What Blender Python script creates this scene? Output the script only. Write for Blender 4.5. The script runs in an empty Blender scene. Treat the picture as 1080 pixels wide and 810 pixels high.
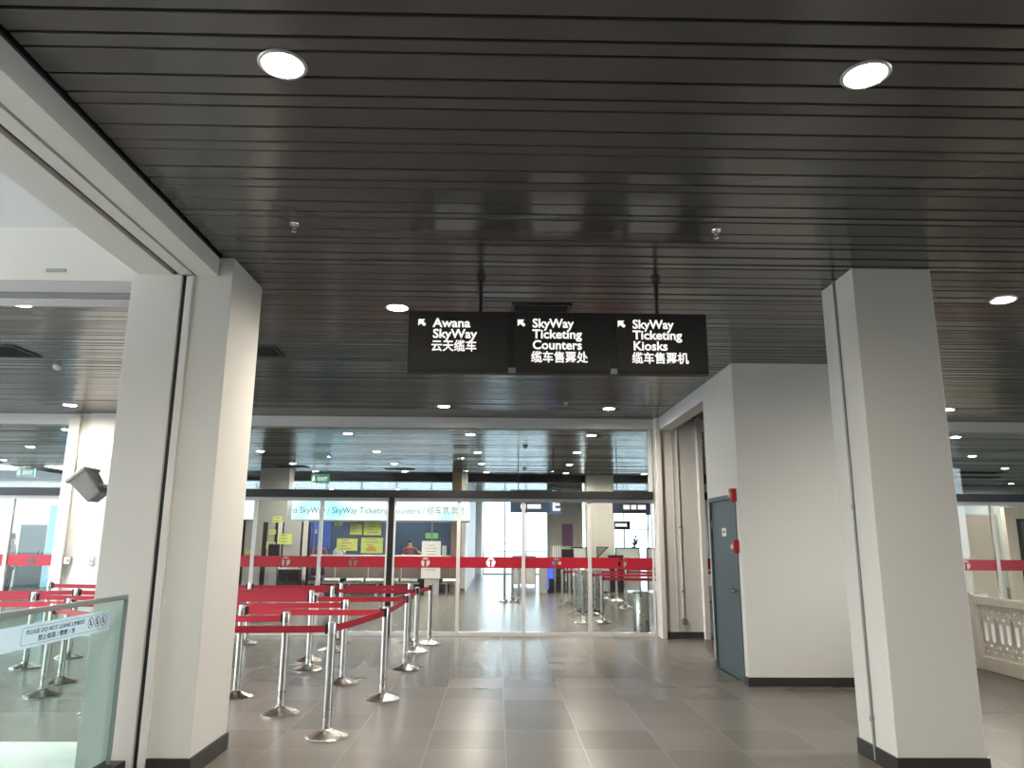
import bpy, bmesh, math, random
from mathutils import Vector, Matrix
random.seed(7)
SC = bpy.context.scene
COL = SC.collection
PI = math.pi

# ------------------------------------------------------------------ camera
cam_d = bpy.data.cameras.new('camera')
cam = bpy.data.objects.new('camera', cam_d); COL.objects.link(cam); SC.camera = cam
cam_d.sensor_fit = 'HORIZONTAL'; cam_d.sensor_width = 36.0; cam_d.lens = 779.43/1080*36.0
cam_d.clip_start = 0.05; cam_d.clip_end = 300
pitch, yaw, roll = 0.209176, -0.0186244, 0.00596692
f = Vector((-math.sin(yaw)*math.cos(pitch), math.cos(yaw)*math.cos(pitch), math.sin(pitch)))
r0 = Vector((math.cos(yaw), math.sin(yaw), 0)); u0 = r0.cross(f)
rr = math.cos(roll)*r0 + math.sin(roll)*u0; uu = -math.sin(roll)*r0 + math.cos(roll)*u0
m3 = Matrix((rr, uu, -f)).transposed()
cam.matrix_world = Matrix.Translation((0, 0, 1.55)) @ m3.to_4x4()

# ------------------------------------------------------------------ world, exposure
W = bpy.data.worlds.new('overcast_sky'); SC.world = W; W.use_nodes = True
bgn = W.node_tree.nodes['Background']
bgn.inputs[0].default_value = (0.82, 0.92, 1.0, 1); bgn.inputs[1].default_value = 8.5
SC.view_settings.view_transform = 'Standard'; SC.view_settings.look = 'None'
SC.view_settings.gamma = 1.0; SC.view_settings.use_curve_mapping = False
SC.view_settings.exposure = 0.22
SC.cycles.use_denoising = True
SC.cycles.sample_clamp_indirect = 4.0
SC.cycles.sample_clamp_direct = 0.0
SC.cycles.max_bounces = 9; SC.cycles.diffuse_bounces = 5; SC.cycles.glossy_bounces = 4
SC.cycles.transparent_max_bounces = 16
SC.cycles.caustics_reflective = False; SC.cycles.caustics_refractive = False
LAMP = 1350.0          # radiance of a ceiling downlight lens
def portal(name, loc, rot, sx, sy):
    l = bpy.data.lights.new(name, 'AREA'); l.shape = 'RECTANGLE'; l.size = sx; l.size_y = sy
    l.cycles.is_portal = True
    o = bpy.data.objects.new(name, l); COL.objects.link(o); o.location = loc; o.rotation_euler = rot
# daylight enters by the far glazing and by unseen windows added left and right
portal('added_daylight_atrium', (-13.9, 3.0, 1.9), (0, -PI/2, 0), 3.4, 4.4)
portal('added_daylight_side', (-9.4, 9.4, 1.8), (0, -PI/2, 0), 3.4, 6.4)
portal('added_daylight_right', (11.9, 3.6, 1.8), (0, PI/2, 0), 3.4, 6.6)
portal('daylight_far', (4.3, 35.6, 1.8), (-PI/2, 0, 0), 10.4, 3.6)
portal('daylight_far_left', (-9, 35.6, 2.3), (-PI/2, 0, 0), 15.0, 2.6)

# ------------------------------------------------------------------ materials
def mat(name, col, rough=0.5, metal=0.0, spec=0.5, emit=None, es=0.0, vary=0.0, vs=3.0, bump=0.0, bs=60.0, rvary=0.0):
    m = bpy.data.materials.new(name); m.use_nodes = True
    nt = m.node_tree; b = nt.nodes['Principled BSDF']
    b.inputs['Base Color'].default_value = (*col, 1); b.inputs['Roughness'].default_value = rough
    b.inputs['Metallic'].default_value = metal; b.inputs['Specular IOR Level'].default_value = spec
    if emit:
        b.inputs['Emission Color'].default_value = (*emit, 1); b.inputs['Emission Strength'].default_value = es
    if vary or bump or rvary:
        tc = nt.nodes.new('ShaderNodeTexCoord')
        n = nt.nodes.new('ShaderNodeTexNoise'); n.inputs['Scale'].default_value = vs; n.inputs['Detail'].default_value = 4
        nt.links.new(tc.outputs['Object'], n.inputs['Vector'])
        if vary:
            mx = nt.nodes.new('ShaderNodeMix'); mx.data_type = 'RGBA'
            mx.inputs[6].default_value = (*[c*(1-vary) for c in col], 1); mx.inputs[7].default_value = (*[min(1, c*(1+vary)) for c in col], 1)
            nt.links.new(n.outputs['Fac'], mx.inputs[0]); nt.links.new(mx.outputs[2], b.inputs['Base Color'])
        if rvary:
            mr = nt.nodes.new('ShaderNodeMapRange'); mr.inputs['To Min'].default_value = rough-rvary; mr.inputs['To Max'].default_value = rough+rvary
            nt.links.new(n.outputs['Fac'], mr.inputs['Value']); nt.links.new(mr.outputs['Result'], b.inputs['Roughness'])
        if bump:
            n2 = nt.nodes.new('ShaderNodeTexNoise'); n2.inputs['Scale'].default_value = bs
            nt.links.new(tc.outputs['Object'], n2.inputs['Vector'])
            bp = nt.nodes.new('ShaderNodeBump'); bp.inputs['Strength'].default_value = bump; bp.inputs['Distance'].default_value = 0.004
            nt.links.new(n2.outputs['Fac'], bp.inputs['Height']); nt.links.new(bp.outputs['Normal'], b.inputs['Normal'])
    return m
def emis(name, col, s):
    m = bpy.data.materials.new(name); m.use_nodes = True; nt = m.node_tree
    nt.nodes.remove(nt.nodes['Principled BSDF'])
    e = nt.nodes.new('ShaderNodeEmission'); e.inputs[0].default_value = (*col, 1); e.inputs[1].default_value = s
    nt.links.new(e.outputs[0], nt.nodes['Material Output'].inputs[0]); return m
def glass(name, tint, ior=1.35):
    m = bpy.data.materials.new(name); m.use_nodes = True; nt = m.node_tree
    nt.nodes.remove(nt.nodes['Principled BSDF'])
    t = nt.nodes.new('ShaderNodeBsdfTransparent'); t.inputs[0].default_value = (*tint, 1)
    g = nt.nodes.new('ShaderNodeBsdfGlossy'); g.inputs['Roughness'].default_value = 0.0; g.inputs[0].default_value = (0.9, 0.95, 0.95, 1)
    lw = nt.nodes.new('ShaderNodeLayerWeight'); lw.inputs[0].default_value = 0.5
    pw = nt.nodes.new('ShaderNodeMath'); pw.operation = 'POWER'; pw.inputs[1].default_value = 8.5
    fr = nt.nodes.new('ShaderNodeMapRange'); f0 = ((ior-1)/(ior+1))**2; fr.inputs['To Min'].default_value = f0
    nt.links.new(lw.outputs['Facing'], pw.inputs[0]); nt.links.new(pw.outputs[0], fr.inputs['Value'])
    x = nt.nodes.new('ShaderNodeMixShader')
    nt.links.new(fr.outputs[0], x.inputs[0]); nt.links.new(t.outputs[0], x.inputs[1]); nt.links.new(g.outputs[0], x.inputs[2])
    nt.links.new(x.outputs[0], nt.nodes['Material Output'].inputs[0]); return m
def lamp_lens(name, col, peak, low):
    """downlight with a beam: strongest straight down, weak towards the horizon"""
    m = emis(name, col, low); nt = m.node_tree; e = nt.nodes['Emission']
    lw = nt.nodes.new('ShaderNodeLayerWeight'); lw.inputs[0].default_value = 0.5
    a = nt.nodes.new('ShaderNodeMath'); a.operation = 'SUBTRACT'; a.inputs[0].default_value = 1.0
    p = nt.nodes.new('ShaderNodeMath'); p.operation = 'POWER'; p.inputs[1].default_value = 1.1
    k = nt.nodes.new('ShaderNodeMath'); k.operation = 'MULTIPLY_ADD'; k.inputs[1].default_value = peak; k.inputs[2].default_value = low
    L = nt.links.new
    L(lw.outputs['Facing'], a.inputs[1]); L(a.outputs[0], p.inputs[0]); L(p.outputs[0], k.inputs[0]); L(k.outputs[0], e.inputs[1])
    return m
def tile_floor():
    m = mat('floor_tiles', (0.1, 0.09, 0.08), 0.2, spec=0.3)
    nt = m.node_tree; b = nt.nodes['Principled BSDF']
    tc = nt.nodes.new('ShaderNodeTexCoord'); mp = nt.nodes.new('ShaderNodeMapping')
    mp.inputs['Location'].default_value = (-0.08, -0.06, 0)
    br = nt.nodes.new('ShaderNodeTexBrick'); br.offset = 0; br.squash = 1
    br.inputs['Scale'].default_value = 1; br.inputs['Brick Width'].default_value = 0.6; br.inputs['Row Height'].default_value = 0.6
    br.inputs['Mortar Size'].default_value = 0.0035; br.inputs['Mortar Smooth'].default_value = 0.1
    br.inputs['Color1'].default_value = (0.125, 0.115, 0.103, 1); br.inputs['Color2'].default_value = (0.165, 0.152, 0.137, 1)
    br.inputs['Mortar'].default_value = (0.21, 0.197, 0.176, 1)
    no = nt.nodes.new('ShaderNodeTexNoise'); no.inputs['Scale'].default_value = 0.8; no.inputs['Detail'].default_value = 2; rp = nt.nodes.new('ShaderNodeMapRange'); rp.inputs['To Min'].default_value = 0.9; rp.inputs['To Max'].default_value = 1.1
    mx = nt.nodes.new('ShaderNodeMix'); mx.data_type = 'RGBA'; mx.blend_type = 'MULTIPLY'; mx.inputs[0].default_value = 1.0
    L = nt.links.new
    L(tc.outputs['Object'], mp.inputs['Vector']); L(mp.outputs[0], br.inputs['Vector']); L(tc.outputs['Object'], no.inputs['Vector'])
    L(br.outputs['Color'], mx.inputs[6]); L(no.outputs['Fac'], rp.inputs['Value']); L(rp.outputs[0], mx.inputs[7]); L(mx.outputs[2], b.inputs['Base Color'])
    mr = nt.nodes.new('ShaderNodeMapRange'); mr.inputs['To Min'].default_value = 0.25; mr.inputs['To Max'].default_value = 0.27
    L(no.outputs['Fac'], mr.inputs['Value']); L(mr.outputs[0], b.inputs['Roughness'])
    return m
def lightbox(name):
    m = emis(name, (1, 1, 1), 1.3); nt = m.node_tree; e = nt.nodes['Emission']
    tc = nt.nodes.new('ShaderNodeTexCoord'); n = nt.nodes.new('ShaderNodeTexNoise'); n.inputs['Scale'].default_value = 0.9; n.inputs['Detail'].default_value = 1
    cr = nt.nodes.new('ShaderNodeValToRGB')
    cr.color_ramp.elements[0].position = 0.30; cr.color_ramp.elements[0].color = (0.25, 0.78, 0.95, 1)
    cr.color_ramp.elements[1].position = 0.52; cr.color_ramp.elements[1].color = (0.93, 1.0, 1.0, 1)
    nt.links.new(tc.outputs['Object'], n.inputs['Vector']); nt.links.new(n.outputs['Fac'], cr.inputs[0]); nt.links.new(cr.outputs[0], e.inputs[0])
    return m

CREAM = (0.74, 0.715, 0.66)
M = {
 'cream': mat('cream_paint', CREAM, 0.55, vary=0.03, vs=1.2, bump=0.05, bs=90),
 'white': mat('white_paint', (0.80, 0.80, 0.79), 0.5, vary=0.02, vs=1.5),
 'white_alu': mat('white_aluminium', (0.74, 0.74, 0.72), 0.35, vary=0.02),
 'grey_alu': mat('grey_aluminium', (0.30, 0.32, 0.31), 0.4, 0.4, vary=0.05),
 'slat': mat('dark_slat', (0.098, 0.094, 0.091), 0.20, 0.45, 0.5, vary=0.06, vs=0.7, rvary=0.03),
 'plenum': mat('plenum_black', (0.006, 0.006, 0.006), 0.9, vary=0.1),
 'floor': tile_floor(),
 'skirt': mat('dark_skirting_tile', (0.035, 0.033, 0.031), 0.3, vary=0.15, vs=4),
 'groove': mat('dark_gasket', (0.012, 0.014, 0.016), 0.5, vary=0.1),
 'dark': mat('dark_powder_coat', (0.010, 0.011, 0.013), 0.5, vary=0.08),
 'black': mat('black_plastic', (0.010, 0.010, 0.011), 0.4, vary=0.1),
 'steel': mat('brushed_steel', (0.66, 0.64, 0.59), 0.28, 1.0, vary=0.06, vs=8, rvary=0.04),
 'chrome': mat('polished_steel', (0.78, 0.76, 0.72), 0.24, 1.0, vary=0.04, vs=8),
 'red_belt': mat('red_belt_fabric', (0.45, 0.014, 0.036), 0.55, vary=0.08, vs=20),
 'red_vinyl': mat('red_vinyl', (0.43, 0.012, 0.030), 0.4, vary=0.03),
 'glass': glass('clear_glass', (0.94, 0.97, 0.96)),
 'tinted_glass': glass('tinted_glass', (0.68, 0.73, 0.76)),
 'green_glass': glass('green_tinted_glass', (0.80, 0.90, 0.875), 1.45),
 'door': mat('slate_grey_door_paint', (0.075, 0.105, 0.115), 0.45, vary=0.05, bump=0.03),
 'door_frame': mat('slate_grey_frame_paint', (0.085, 0.11, 0.115), 0.45, vary=0.05),
 'red_box': mat('red_plastic', (0.42, 0.02, 0.02), 0.4, vary=0.1),
 'sign': mat('dark_sign_face', (0.017, 0.0145, 0.013), 0.5, vary=0.06),
 'letter': emis('lit_letter', (1.0, 0.97, 0.9), 1.05),
 'sky_letter': mat('teal_letter', (0.12, 0.33, 0.36), 0.6, vary=0.05),
 'lightbox': lightbox('backlit_cyan_panel'),
 'lens': lamp_lens('lamp_lens', (1.0, 0.91, 0.79), LAMP, 12.0),
 'rim': mat('lamp_rim', (0.55, 0.55, 0.53), 0.3, 0.6, vary=0.05),
 'stone': mat('cast_stone', (0.80, 0.75, 0.66), 0.7, vary=0.08, vs=6, bump=0.25, bs=50),
 'sticker': mat('pale_blue_sticker', (0.62, 0.84, 0.95), 0.45, vary=0.03),
 'navy_text': mat('navy_print', (0.03, 0.06, 0.12), 0.6, vary=0.05),
 'wood': mat('warm_wood_veneer', (0.34, 0.25, 0.17), 0.45, vary=0.12, vs=5),
 'navy': mat('navy_wall', (0.055, 0.09, 0.18), 0.5, vary=0.25, vs=1.5),
 'grey_panel': mat('light_grey_panel', (0.46, 0.46, 0.45), 0.4, vary=0.05),
 'beige': mat('beige_wall', (0.74, 0.69, 0.60), 0.6, vary=0.04),
 'yellow': mat('yellow_green_paper', (0.72, 0.80, 0.22), 0.6, vary=0.22, vs=5),
 'orange': mat('orange_print', (0.85, 0.38, 0.10), 0.6, vary=0.1),
 'mauve': mat('mauve_counter', (0.23, 0.19, 0.18), 0.5, vary=0.1),
 'counter_top': mat('counter_top', (0.78, 0.70, 0.68), 0.35, vary=0.08),
 'purple': mat('purple_print', (0.26, 0.13, 0.28), 0.5, vary=0.55, vs=7),
 'navy_sign': mat('navy_sign', (0.03, 0.05, 0.09), 0.4, vary=0.05),
 'blue_lit': emis('blue_screen', (0.12, 0.22, 1.0), 0.9),
 'green_lit': mat('green_sign', (0.09, 0.30, 0.22), 0.5, emit=(0.15, 0.55, 0.42), es=0.25, vary=0.1, vs=6),
 'green_disp': emis('green_display', (0.45, 0.85, 0.40), 0.55),
 'skin': mat('skin', (0.48, 0.30, 0.21), 0.55, vary=0.05),
 'hair': mat('dark_hair', (0.012, 0.010, 0.009), 0.5, vary=0.2),
 'cloth_grey': mat('pale_grey_cloth', (0.46, 0.44, 0.40), 0.8, vary=0.06),
 'cloth_red': mat('dull_red_cloth', (0.34, 0.08, 0.10), 0.8, vary=0.08),
 'cloth_white': mat('white_cloth', (0.68, 0.72, 0.78), 0.8, vary=0.06),
 'cloth_dark': mat('dark_cloth', (0.03, 0.03, 0.04), 0.8, vary=0.1),
 'concrete': mat('outdoor_concrete', (0.50, 0.49, 0.47), 0.8, vary=0.1),
 'print_grey': mat('grey_print', (0.30, 0.26, 0.24), 0.6, vary=0.1),
 'plant': mat('plant_leaf', (0.08, 0.20, 0.10), 0.5, vary=0.2),
 'blue_paper': mat('blue_paper', (0.06, 0.13, 0.55), 0.5, vary=0.2),
 'cyan_panel': emis('cyan_panel', (0.36, 0.76, 0.95), 0.85),
 'pale_floor': mat('pale_floor_tile', (0.50, 0.51, 0.51), 0.3, vary=0.04),
 'pale_room': mat('pale_blue_wall', (0.70, 0.80, 0.84), 0.5, vary=0.03),
}

# ------------------------------------------------------------------ helpers
def wloc(o):
    v = Vector((0, 0, 0))
    while o is not None:
        v += o.location; o = o.parent
    return v
def tag(o, label, cat, group=None, kind=None):
    if label: o['label'] = label
    if cat: o['category'] = cat
    if group: o['group'] = group
    if kind: o['kind'] = kind
    return o
def thing(name, label, cat, loc, group=None, kind=None):
    o = bpy.data.objects.new(name, None); COL.objects.link(o); o.location = loc; o.empty_display_size = 0.1
    return tag(o, label, cat, group, kind)
class MB:
    def __init__(s): s.bm = bmesh.new()
    def quad(s, *p):
        s.bm.faces.new([s.bm.verts.new(q) for q in p]); return s
    def box(s, x0, x1, y0, y1, z0, z1):
        v = [s.bm.verts.new(q) for q in ((x0,y0,z0),(x1,y0,z0),(x1,y1,z0),(x0,y1,z0),(x0,y0,z1),(x1,y0,z1),(x1,y1,z1),(x0,y1,z1))]
        for i in ((0,3,2,1),(4,5,6,7),(0,1,5,4),(1,2,6,5),(2,3,7,6),(3,0,4,7)): s.bm.faces.new([v[k] for k in i])
        return s
    def obox(s, c, size, R):
        n = len(s.bm.verts); c = Vector(c); a, b, d = size[0]/2, size[1]/2, size[2]/2
        v = [s.bm.verts.new(c + R @ Vector(q)) for q in ((-a,-b,-d),(a,-b,-d),(a,b,-d),(-a,b,-d),(-a,-b,d),(a,-b,d),(a,b,d),(-a,b,d))]
        for i in ((0,3,2,1),(4,5,6,7),(0,1,5,4),(1,2,6,5),(2,3,7,6),(3,0,4,7)): s.bm.faces.new([v[k] for k in i])
        return s
    def lathe(s, prof, c=(0,0,0), n=24, ph=0.0, R=None):
        c = Vector(c); rings = []
        for r, z in prof:
            if r < 1e-6:
                p = Vector((0,0,z)); rings.append([s.bm.verts.new(c + (R @ p if R else p))])
            else:
                ring = []
                for k in range(n):
                    a = 2*PI*k/n + ph; p = Vector((r*math.cos(a), r*math.sin(a), z)); ring.append(s.bm.verts.new(c + (R @ p if R else p)))
                rings.append(ring)
        for A, B in zip(rings, rings[1:]):
            for k in range(n):
                k2 = (k+1) % n
                if len(A) == 1 and len(B) == 1: continue
                if len(A) == 1: s.bm.faces.new((A[0], B[k], B[k2]))
                elif len(B) == 1: s.bm.faces.new((A[k], A[k2], B[0]))
                else: s.bm.faces.new((A[k], A[k2], B[k2], B[k]))
        return s
    def tube(s, p, q, r, n=12):
        p, q = Vector(p), Vector(q); d = q-p
        R = d.to_track_quat('Z', 'Y').to_matrix(); L = d.length
        return s.lathe([(0,0),(r,0),(r,L),(0,L)], p, n, 0, R)
    def path(s, pts, r, n=8):
        for a, b in zip(pts, pts[1:]): s.tube(a, b, r, n)
        return s
    def build(s, name, m, parent=None, smooth=False, bevel=0.0, seg=2, label=None, keep=False):
        bmesh.ops.recalc_face_normals(s.bm, faces=s.bm.faces)
        me = bpy.data.meshes.new(name)
        if parent is not None: off = wloc(parent)
        elif keep: off = Vector((0,0,0))
        else:
            cs = [v.co for v in s.bm.verts]
            off = Vector(((min(c.x for c in cs)+max(c.x for c in cs))/2, (min(c.y for c in cs)+max(c.y for c in cs))/2, min(c.z for c in cs)))
        bmesh.ops.translate(s.bm, verts=s.bm.verts, vec=-off)
        s.bm.to_mesh(me); s.bm.free()
        o = bpy.data.objects.new(name, me); COL.objects.link(o)
        if parent is not None: o.parent = parent
        else: o.location = off
        if isinstance(m, str): m = M[m]
        me.materials.append(m)
        if smooth:
            for p in me.polygons: p.use_smooth = True
            me.set_sharp_from_angle(angle=0.7)
        if bevel:
            b = o.modifiers.new('bevel', 'BEVEL'); b.width = bevel; b.segments = seg; b.limit_method = 'ANGLE'
        if label: o['label'] = label
        return o
def box(name, m, x0, x1, y0, y1, z0, z1, parent=None, bevel=0.0, **k):
    return MB().box(x0, x1, y0, y1, z0, z1).build(name, m, parent, bevel=bevel, **k)
def struct(o, label=None, cat=None):
    o['kind'] = 'structure'
    if label: o['label'] = label
    if cat: o['category'] = cat
    return o
def copy_tree(o, parent=None):
    c = o.copy(); COL.objects.link(c)
    if parent is not None: c.parent = parent
    for ch in list(o.children): copy_tree(ch, c)
    return c
FRONT = Matrix(((1,0,0),(0,0,-1),(0,1,0)))            # lettering that faces -Y
EAST = Matrix(((0,0,1),(1,0,0),(0,1,0)))              # lettering that faces +X
WEST = Matrix(((0,0,-1),(-1,0,0),(0,1,0)))            # lettering that faces -X
def text(body, size, m, parent, loc, R=FRONT, bold=0.0, width=None, align='LEFT', name='lettering', spacing=1.0):
    c = bpy.data.curves.new('lettering', 'FONT'); c.body = body; c.size = size; c.offset = bold*size; c.extrude = 0.001
    c.align_x = align; c.space_line = spacing; c.resolution_u = 3
    o = bpy.data.objects.new('lettering_source', c); COL.objects.link(o)
    bpy.context.view_layer.update()
    me = bpy.data.meshes.new_from_object(o.evaluated_get(bpy.context.evaluated_depsgraph_get()))
    sx = 1.0
    if width:
        xs = [v.co.x for v in me.vertices]; w = max(xs)-min(xs); sx = width/w if w > 0 else 1
    bpy.data.objects.remove(o); bpy.data.curves.remove(c)
    me.transform(Matrix.Translation(Vector(loc) - wloc(parent)) @ R.to_4x4() @ Matrix.Diagonal((sx, 1, 1, 1)))
    me.name = name; me.materials.clear(); me.materials.append(M[m] if isinstance(m, str) else m)
    o = bpy.data.objects.new(name, me); COL.objects.link(o); o.parent = parent
    return o
def poly_plate(polys, t, R, loc, name, m, parent, outer=None):
    """flat plate of thickness t cut from 2D polygons (later ones are holes when inside an outer)"""
    c = bpy.data.curves.new(name, 'CURVE'); c.dimensions = '2D'; c.fill_mode = 'BOTH'; c.extrude = t/2
    for P in polys:
        sp = c.splines.new('POLY'); sp.points.add(len(P)-1); sp.use_cyclic_u = True
        for i, (a, b) in enumerate(P): sp.points[i].co = (a, b, 0, 1)
    o = bpy.data.objects.new('plate_source', c); COL.objects.link(o); bpy.context.view_layer.update()
    me = bpy.data.meshes.new_from_object(o.evaluated_get(bpy.context.evaluated_depsgraph_get()))
    bpy.data.objects.remove(o); bpy.data.curves.remove(c)
    base = wloc(parent) if parent is not None else Vector((0,0,0))
    me.transform(Matrix.Translation(Vector(loc) - base) @ R.to_4x4())
    me.name = name; me.materials.clear(); me.materials.append(M[m] if isinstance(m, str) else m)
    o = bpy.data.objects.new(name, me); COL.objects.link(o)
    if parent is not None: o.parent = parent
    return o
def circle(cx, cy, r, n=20, a0=0.0, a1=2*PI, close=True):
    k = n if abs(a1-a0-2*PI) < 1e-6 else n+1
    return [(cx + r*math.cos(a0+(a1-a0)*i/n), cy + r*math.sin(a0+(a1-a0)*i/n)) for i in range(k)]

H = 3.655           # ceiling height of the hall
YG = 12.9           # plane of the glass screen
YF = 36.0           # far end

# ------------------------------------------------------------------ floor, ground, ceilings
o = MB().quad((-22,-8,0),(22,-8,0),(22,YF,0),(-22,YF,0)).build('floor', 'floor', keep=True); struct(o, 'dark brown-grey glossy square floor tiles', 'floor')
o = MB().quad((-60,-60,-.03),(60,-60,-.03),(60,100,-.03),(-60,100,-.03)).build('ground', 'concrete', keep=True); struct(o, 'pale concrete ground outside the doors', 'ground')

mb = MB()
def slats(mb, x0, x1, ya, yb):
    y = 2.9 - 0.43*40
    while y < yb:
        for w in (0.188, 0.148, 0.094):
            a, b = y+0.008, y+w-0.008; y += w
            if not ya <= (a+b)/2 < yb: continue
            t = random.uniform(-0.0026, 0.0026)
            za, zb = H-t, H+t; k = 0.004
            P = [(a-.001, za+.022), (a, za+k), (a+k, za), (b-k, zb), (b, zb+k), (b+.001, zb+.022)]
            for (p, q) in zip(P, P[1:]):
                mb.quad((x0,p[0],p[1]),(x1,p[0],p[1]),(x1,q[0],q[1]),(x0,q[0],q[1]))
slats(mb, -2.10, 12.1, -8, 6.05)
slats(mb, -9.6, 12.1, 6.05, 12.85)
slats(mb, -22, 22, 12.85, YF)
o = mb.build('ceiling', 'slat', keep=True); struct(o, 'dark metal slat ceiling over the hall', 'ceiling')
mb = MB(); mb.box(-2.13, 12.2, -8, 6.05, H+.03, H+.10); mb.box(-9.7, 12.2, 6.05, 12.9, H+.03, H+.10); mb.box(-22, 22, 12.9, YF, H+.03, H+.10)
struct(mb.build('ceiling_plenum', 'plenum', keep=True), 'black void above the ceiling slats', 'ceiling')
struct(MB().box(-14.2,12.3,-8.2,6.05,4.0,4.2).box(-9.8,12.3,6.05,12.9,H+.1,4.2).box(-22.2,22.2,12.9,YF+.2,H+.1,4.2).build('roof','concrete',keep=True),'flat roof slab over the hall','roof')
struct(box('floor_left','pale_floor',-14,-2.58,-8,5.40,0.0,0.006,keep=True),'pale floor of the side hall','floor')
o = box('ceiling_left', 'white', -14, -2.60, -8, 5.5, 3.88, 4.0, keep=True); struct(o, 'higher white ceiling of the side hall at upper left', 'ceiling')

# ------------------------------------------------------------------ outer walls with window openings
def wall_x(name, m, y, x0, x1, z0, z1, holes=(), t=0.2):
    """wall facing -Y/+Y with rectangular openings (xa, xb, za, zb)"""
    mb = MB(); xs = sorted({x0, x1, *[h[0] for h in holes], *[h[1] for h in holes]})
    for a, b in zip(xs, xs[1:]):
        c = (a+b)/2; hs = [h for h in holes if h[0] <= c <= h[1]]
        if not hs: mb.box(a, b, y, y+t, z0, z1)
        else:
            h = hs[0]
            if h[2] > z0+.001: mb.box(a, b, y, y+t, z0, h[2])
            if h[3] < z1-.001: mb.box(a, b, y, y+t, h[3], z1)
    return mb.build(name, m, keep=True)
def wall_y(name, m, x, y0, y1, z0, z1, holes=(), t=0.2):
    mb = MB(); ys = sorted({y0, y1, *[h[0] for h in holes], *[h[1] for h in holes]})
    for a, b in zip(ys, ys[1:]):
        c = (a+b)/2; hs = [h for h in holes if h[0] <= c <= h[1]]
        if not hs: mb.box(x, x+t, a, b, z0, z1)
        else:
            h = hs[0]
            if h[2] > z0+.001: mb.box(x, x+t, a, b, z0, h[2])
            if h[3] < z1-.001: mb.box(x, x+t, a, b, h[3], z1)
    return mb.build(name, m, keep=True)
struct(wall_x('wall_behind', 'cream', -8.2, -14, 12.2, 0, 4.0))
struct(wall_y('wall_left', 'white', -14.2, -8, 5.4, 0, 4.0, [(0.9, 5.1, 0.2, 3.6)]))  # window opening added out of view for daylight in the side hall
struct(wall_y('wall_left_hall', 'cream', -22.2, 12.9, YF, 0, H+.1))
struct(wall_y('wall_side_added_window', 'cream', -9.7, 6.0, 12.9, 0, H+.1, [(6.15, 12.7, 0.1, 3.5)]))  # window opening added out of view for light from the left
struct(wall_x('wall_screen_end', 'cream', 12.8, -22.2, -9.5, 0, H+.1))
struct(wall_y('wall_right', 'cream', 12.0, -8, 12.9, 0, 4.1, [(0.4, 6.8, 0.1, 3.5)]))  # window opening added out of view to light the left pillar
struct(wall_y('wall_right_far', 'cream', 22.0, 12.9, YF, 0, H+.1))
struct(wall_x('wall_screen_end_right', 'cream', 12.8, 11.97, 22.2, 0, H+.1))
struct(wall_x('wall_far', 'white', YF, -22.2, 22.2, 0, H+.1, [(-16.5, -1.5, 1.0, 3.62), (-0.7, 4.6, 0.0, 3.6), (4.9, 9.5, 0.0, 3.4)]))
# mullions of the outside windows
def glazing(name, x0, x1, y, z0, z1, n, label, mid=None):
    t = thing(name, None, None, ((x0+x1)/2, y, z0)); struct(t, label, 'window')
    mb = MB(); w = (x1-x0)/n
    for i in range(n+1): mb.box(x0+i*w-.03, x0+i*w+.03, y-.04, y+.04, z0, z1)
    mb.box(x0, x1, y-.038, y+.038, z0, z0+.06); mb.box(x0, x1, y-.038, y+.038, z1-.06, z1)
    if mid: mb.box(x0, x1, y-.03, y+.03, mid, mid+.05)
    mb.build('frame', 'white_alu', t); box('pane', 'tinted_glass', x0+.01, x1-.01, y-.005, y+.005, z0+.02, z1-.02, t)
    return t
glazing('window_1', -0.65, 2.4, YF-.2, 0, 3.6, 3, 'tall bright glazing at the far end of the hall', 1.05)
glazing('window_20', -16.5, -1.5, YF-.2, 1.0, 3.62, 9, 'long bright glazing at the far end behind the ticket counters')
glazing('window_2', 4.9, 9.5, YF-.2, 0, 3.4, 4, 'bright glazing at the far right behind the glass screen', 2.1)

# unseen pendant lamps, added to light the side hall and its ceiling
for i, (x, y) in enumerate(((-5.4, 2.3), (-5.4, -1.7), (-8.6, 4.3), (-8.6, -1.7))):
    t = thing('added_panel_light', ('front right','rear right','front left','rear left')[i] + ' added pendant light out of view in the side hall', 'ceiling light', (x, y, 2.60), 'added square lights of the side hall')
    MB().box(x-.62,x+.62,y-.62,y-.58,2.60,2.66).box(x-.62,x+.62,y+.58,y+.62,2.60,2.66).box(x-.62,x-.58,y-.58,y+.58,2.60,2.66).box(x+.58,x+.62,y-.58,y+.58,2.60,2.66).build('frame','white_alu',t)
    box('diffuser', emis('added_side_hall_glow_%d' % i, (.90,.96,1.0), 26.0), x-.58, x+.58, y-.58, y+.58, 2.64, 2.652, t)
    box('tray', 'white_alu', x-.6, x+.6, y-.6, y+.6, 2.605, 2.635, t)
    if i == 2: box('added_lower_diffuser', emis('added_side_hall_lower_glow_%d' % i, (.88,.95,1.0), 120.0), x-.58, x+.58, y-.58, y+.58, 2.598, 2.606, t)  # lower glow added to light the right pillar from the left
    for sx in (-.5,.5): MB().tube((x+sx,y,2.655),(x+sx,y,3.88),.006,6).build('hanging_wire','steel',t)

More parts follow.
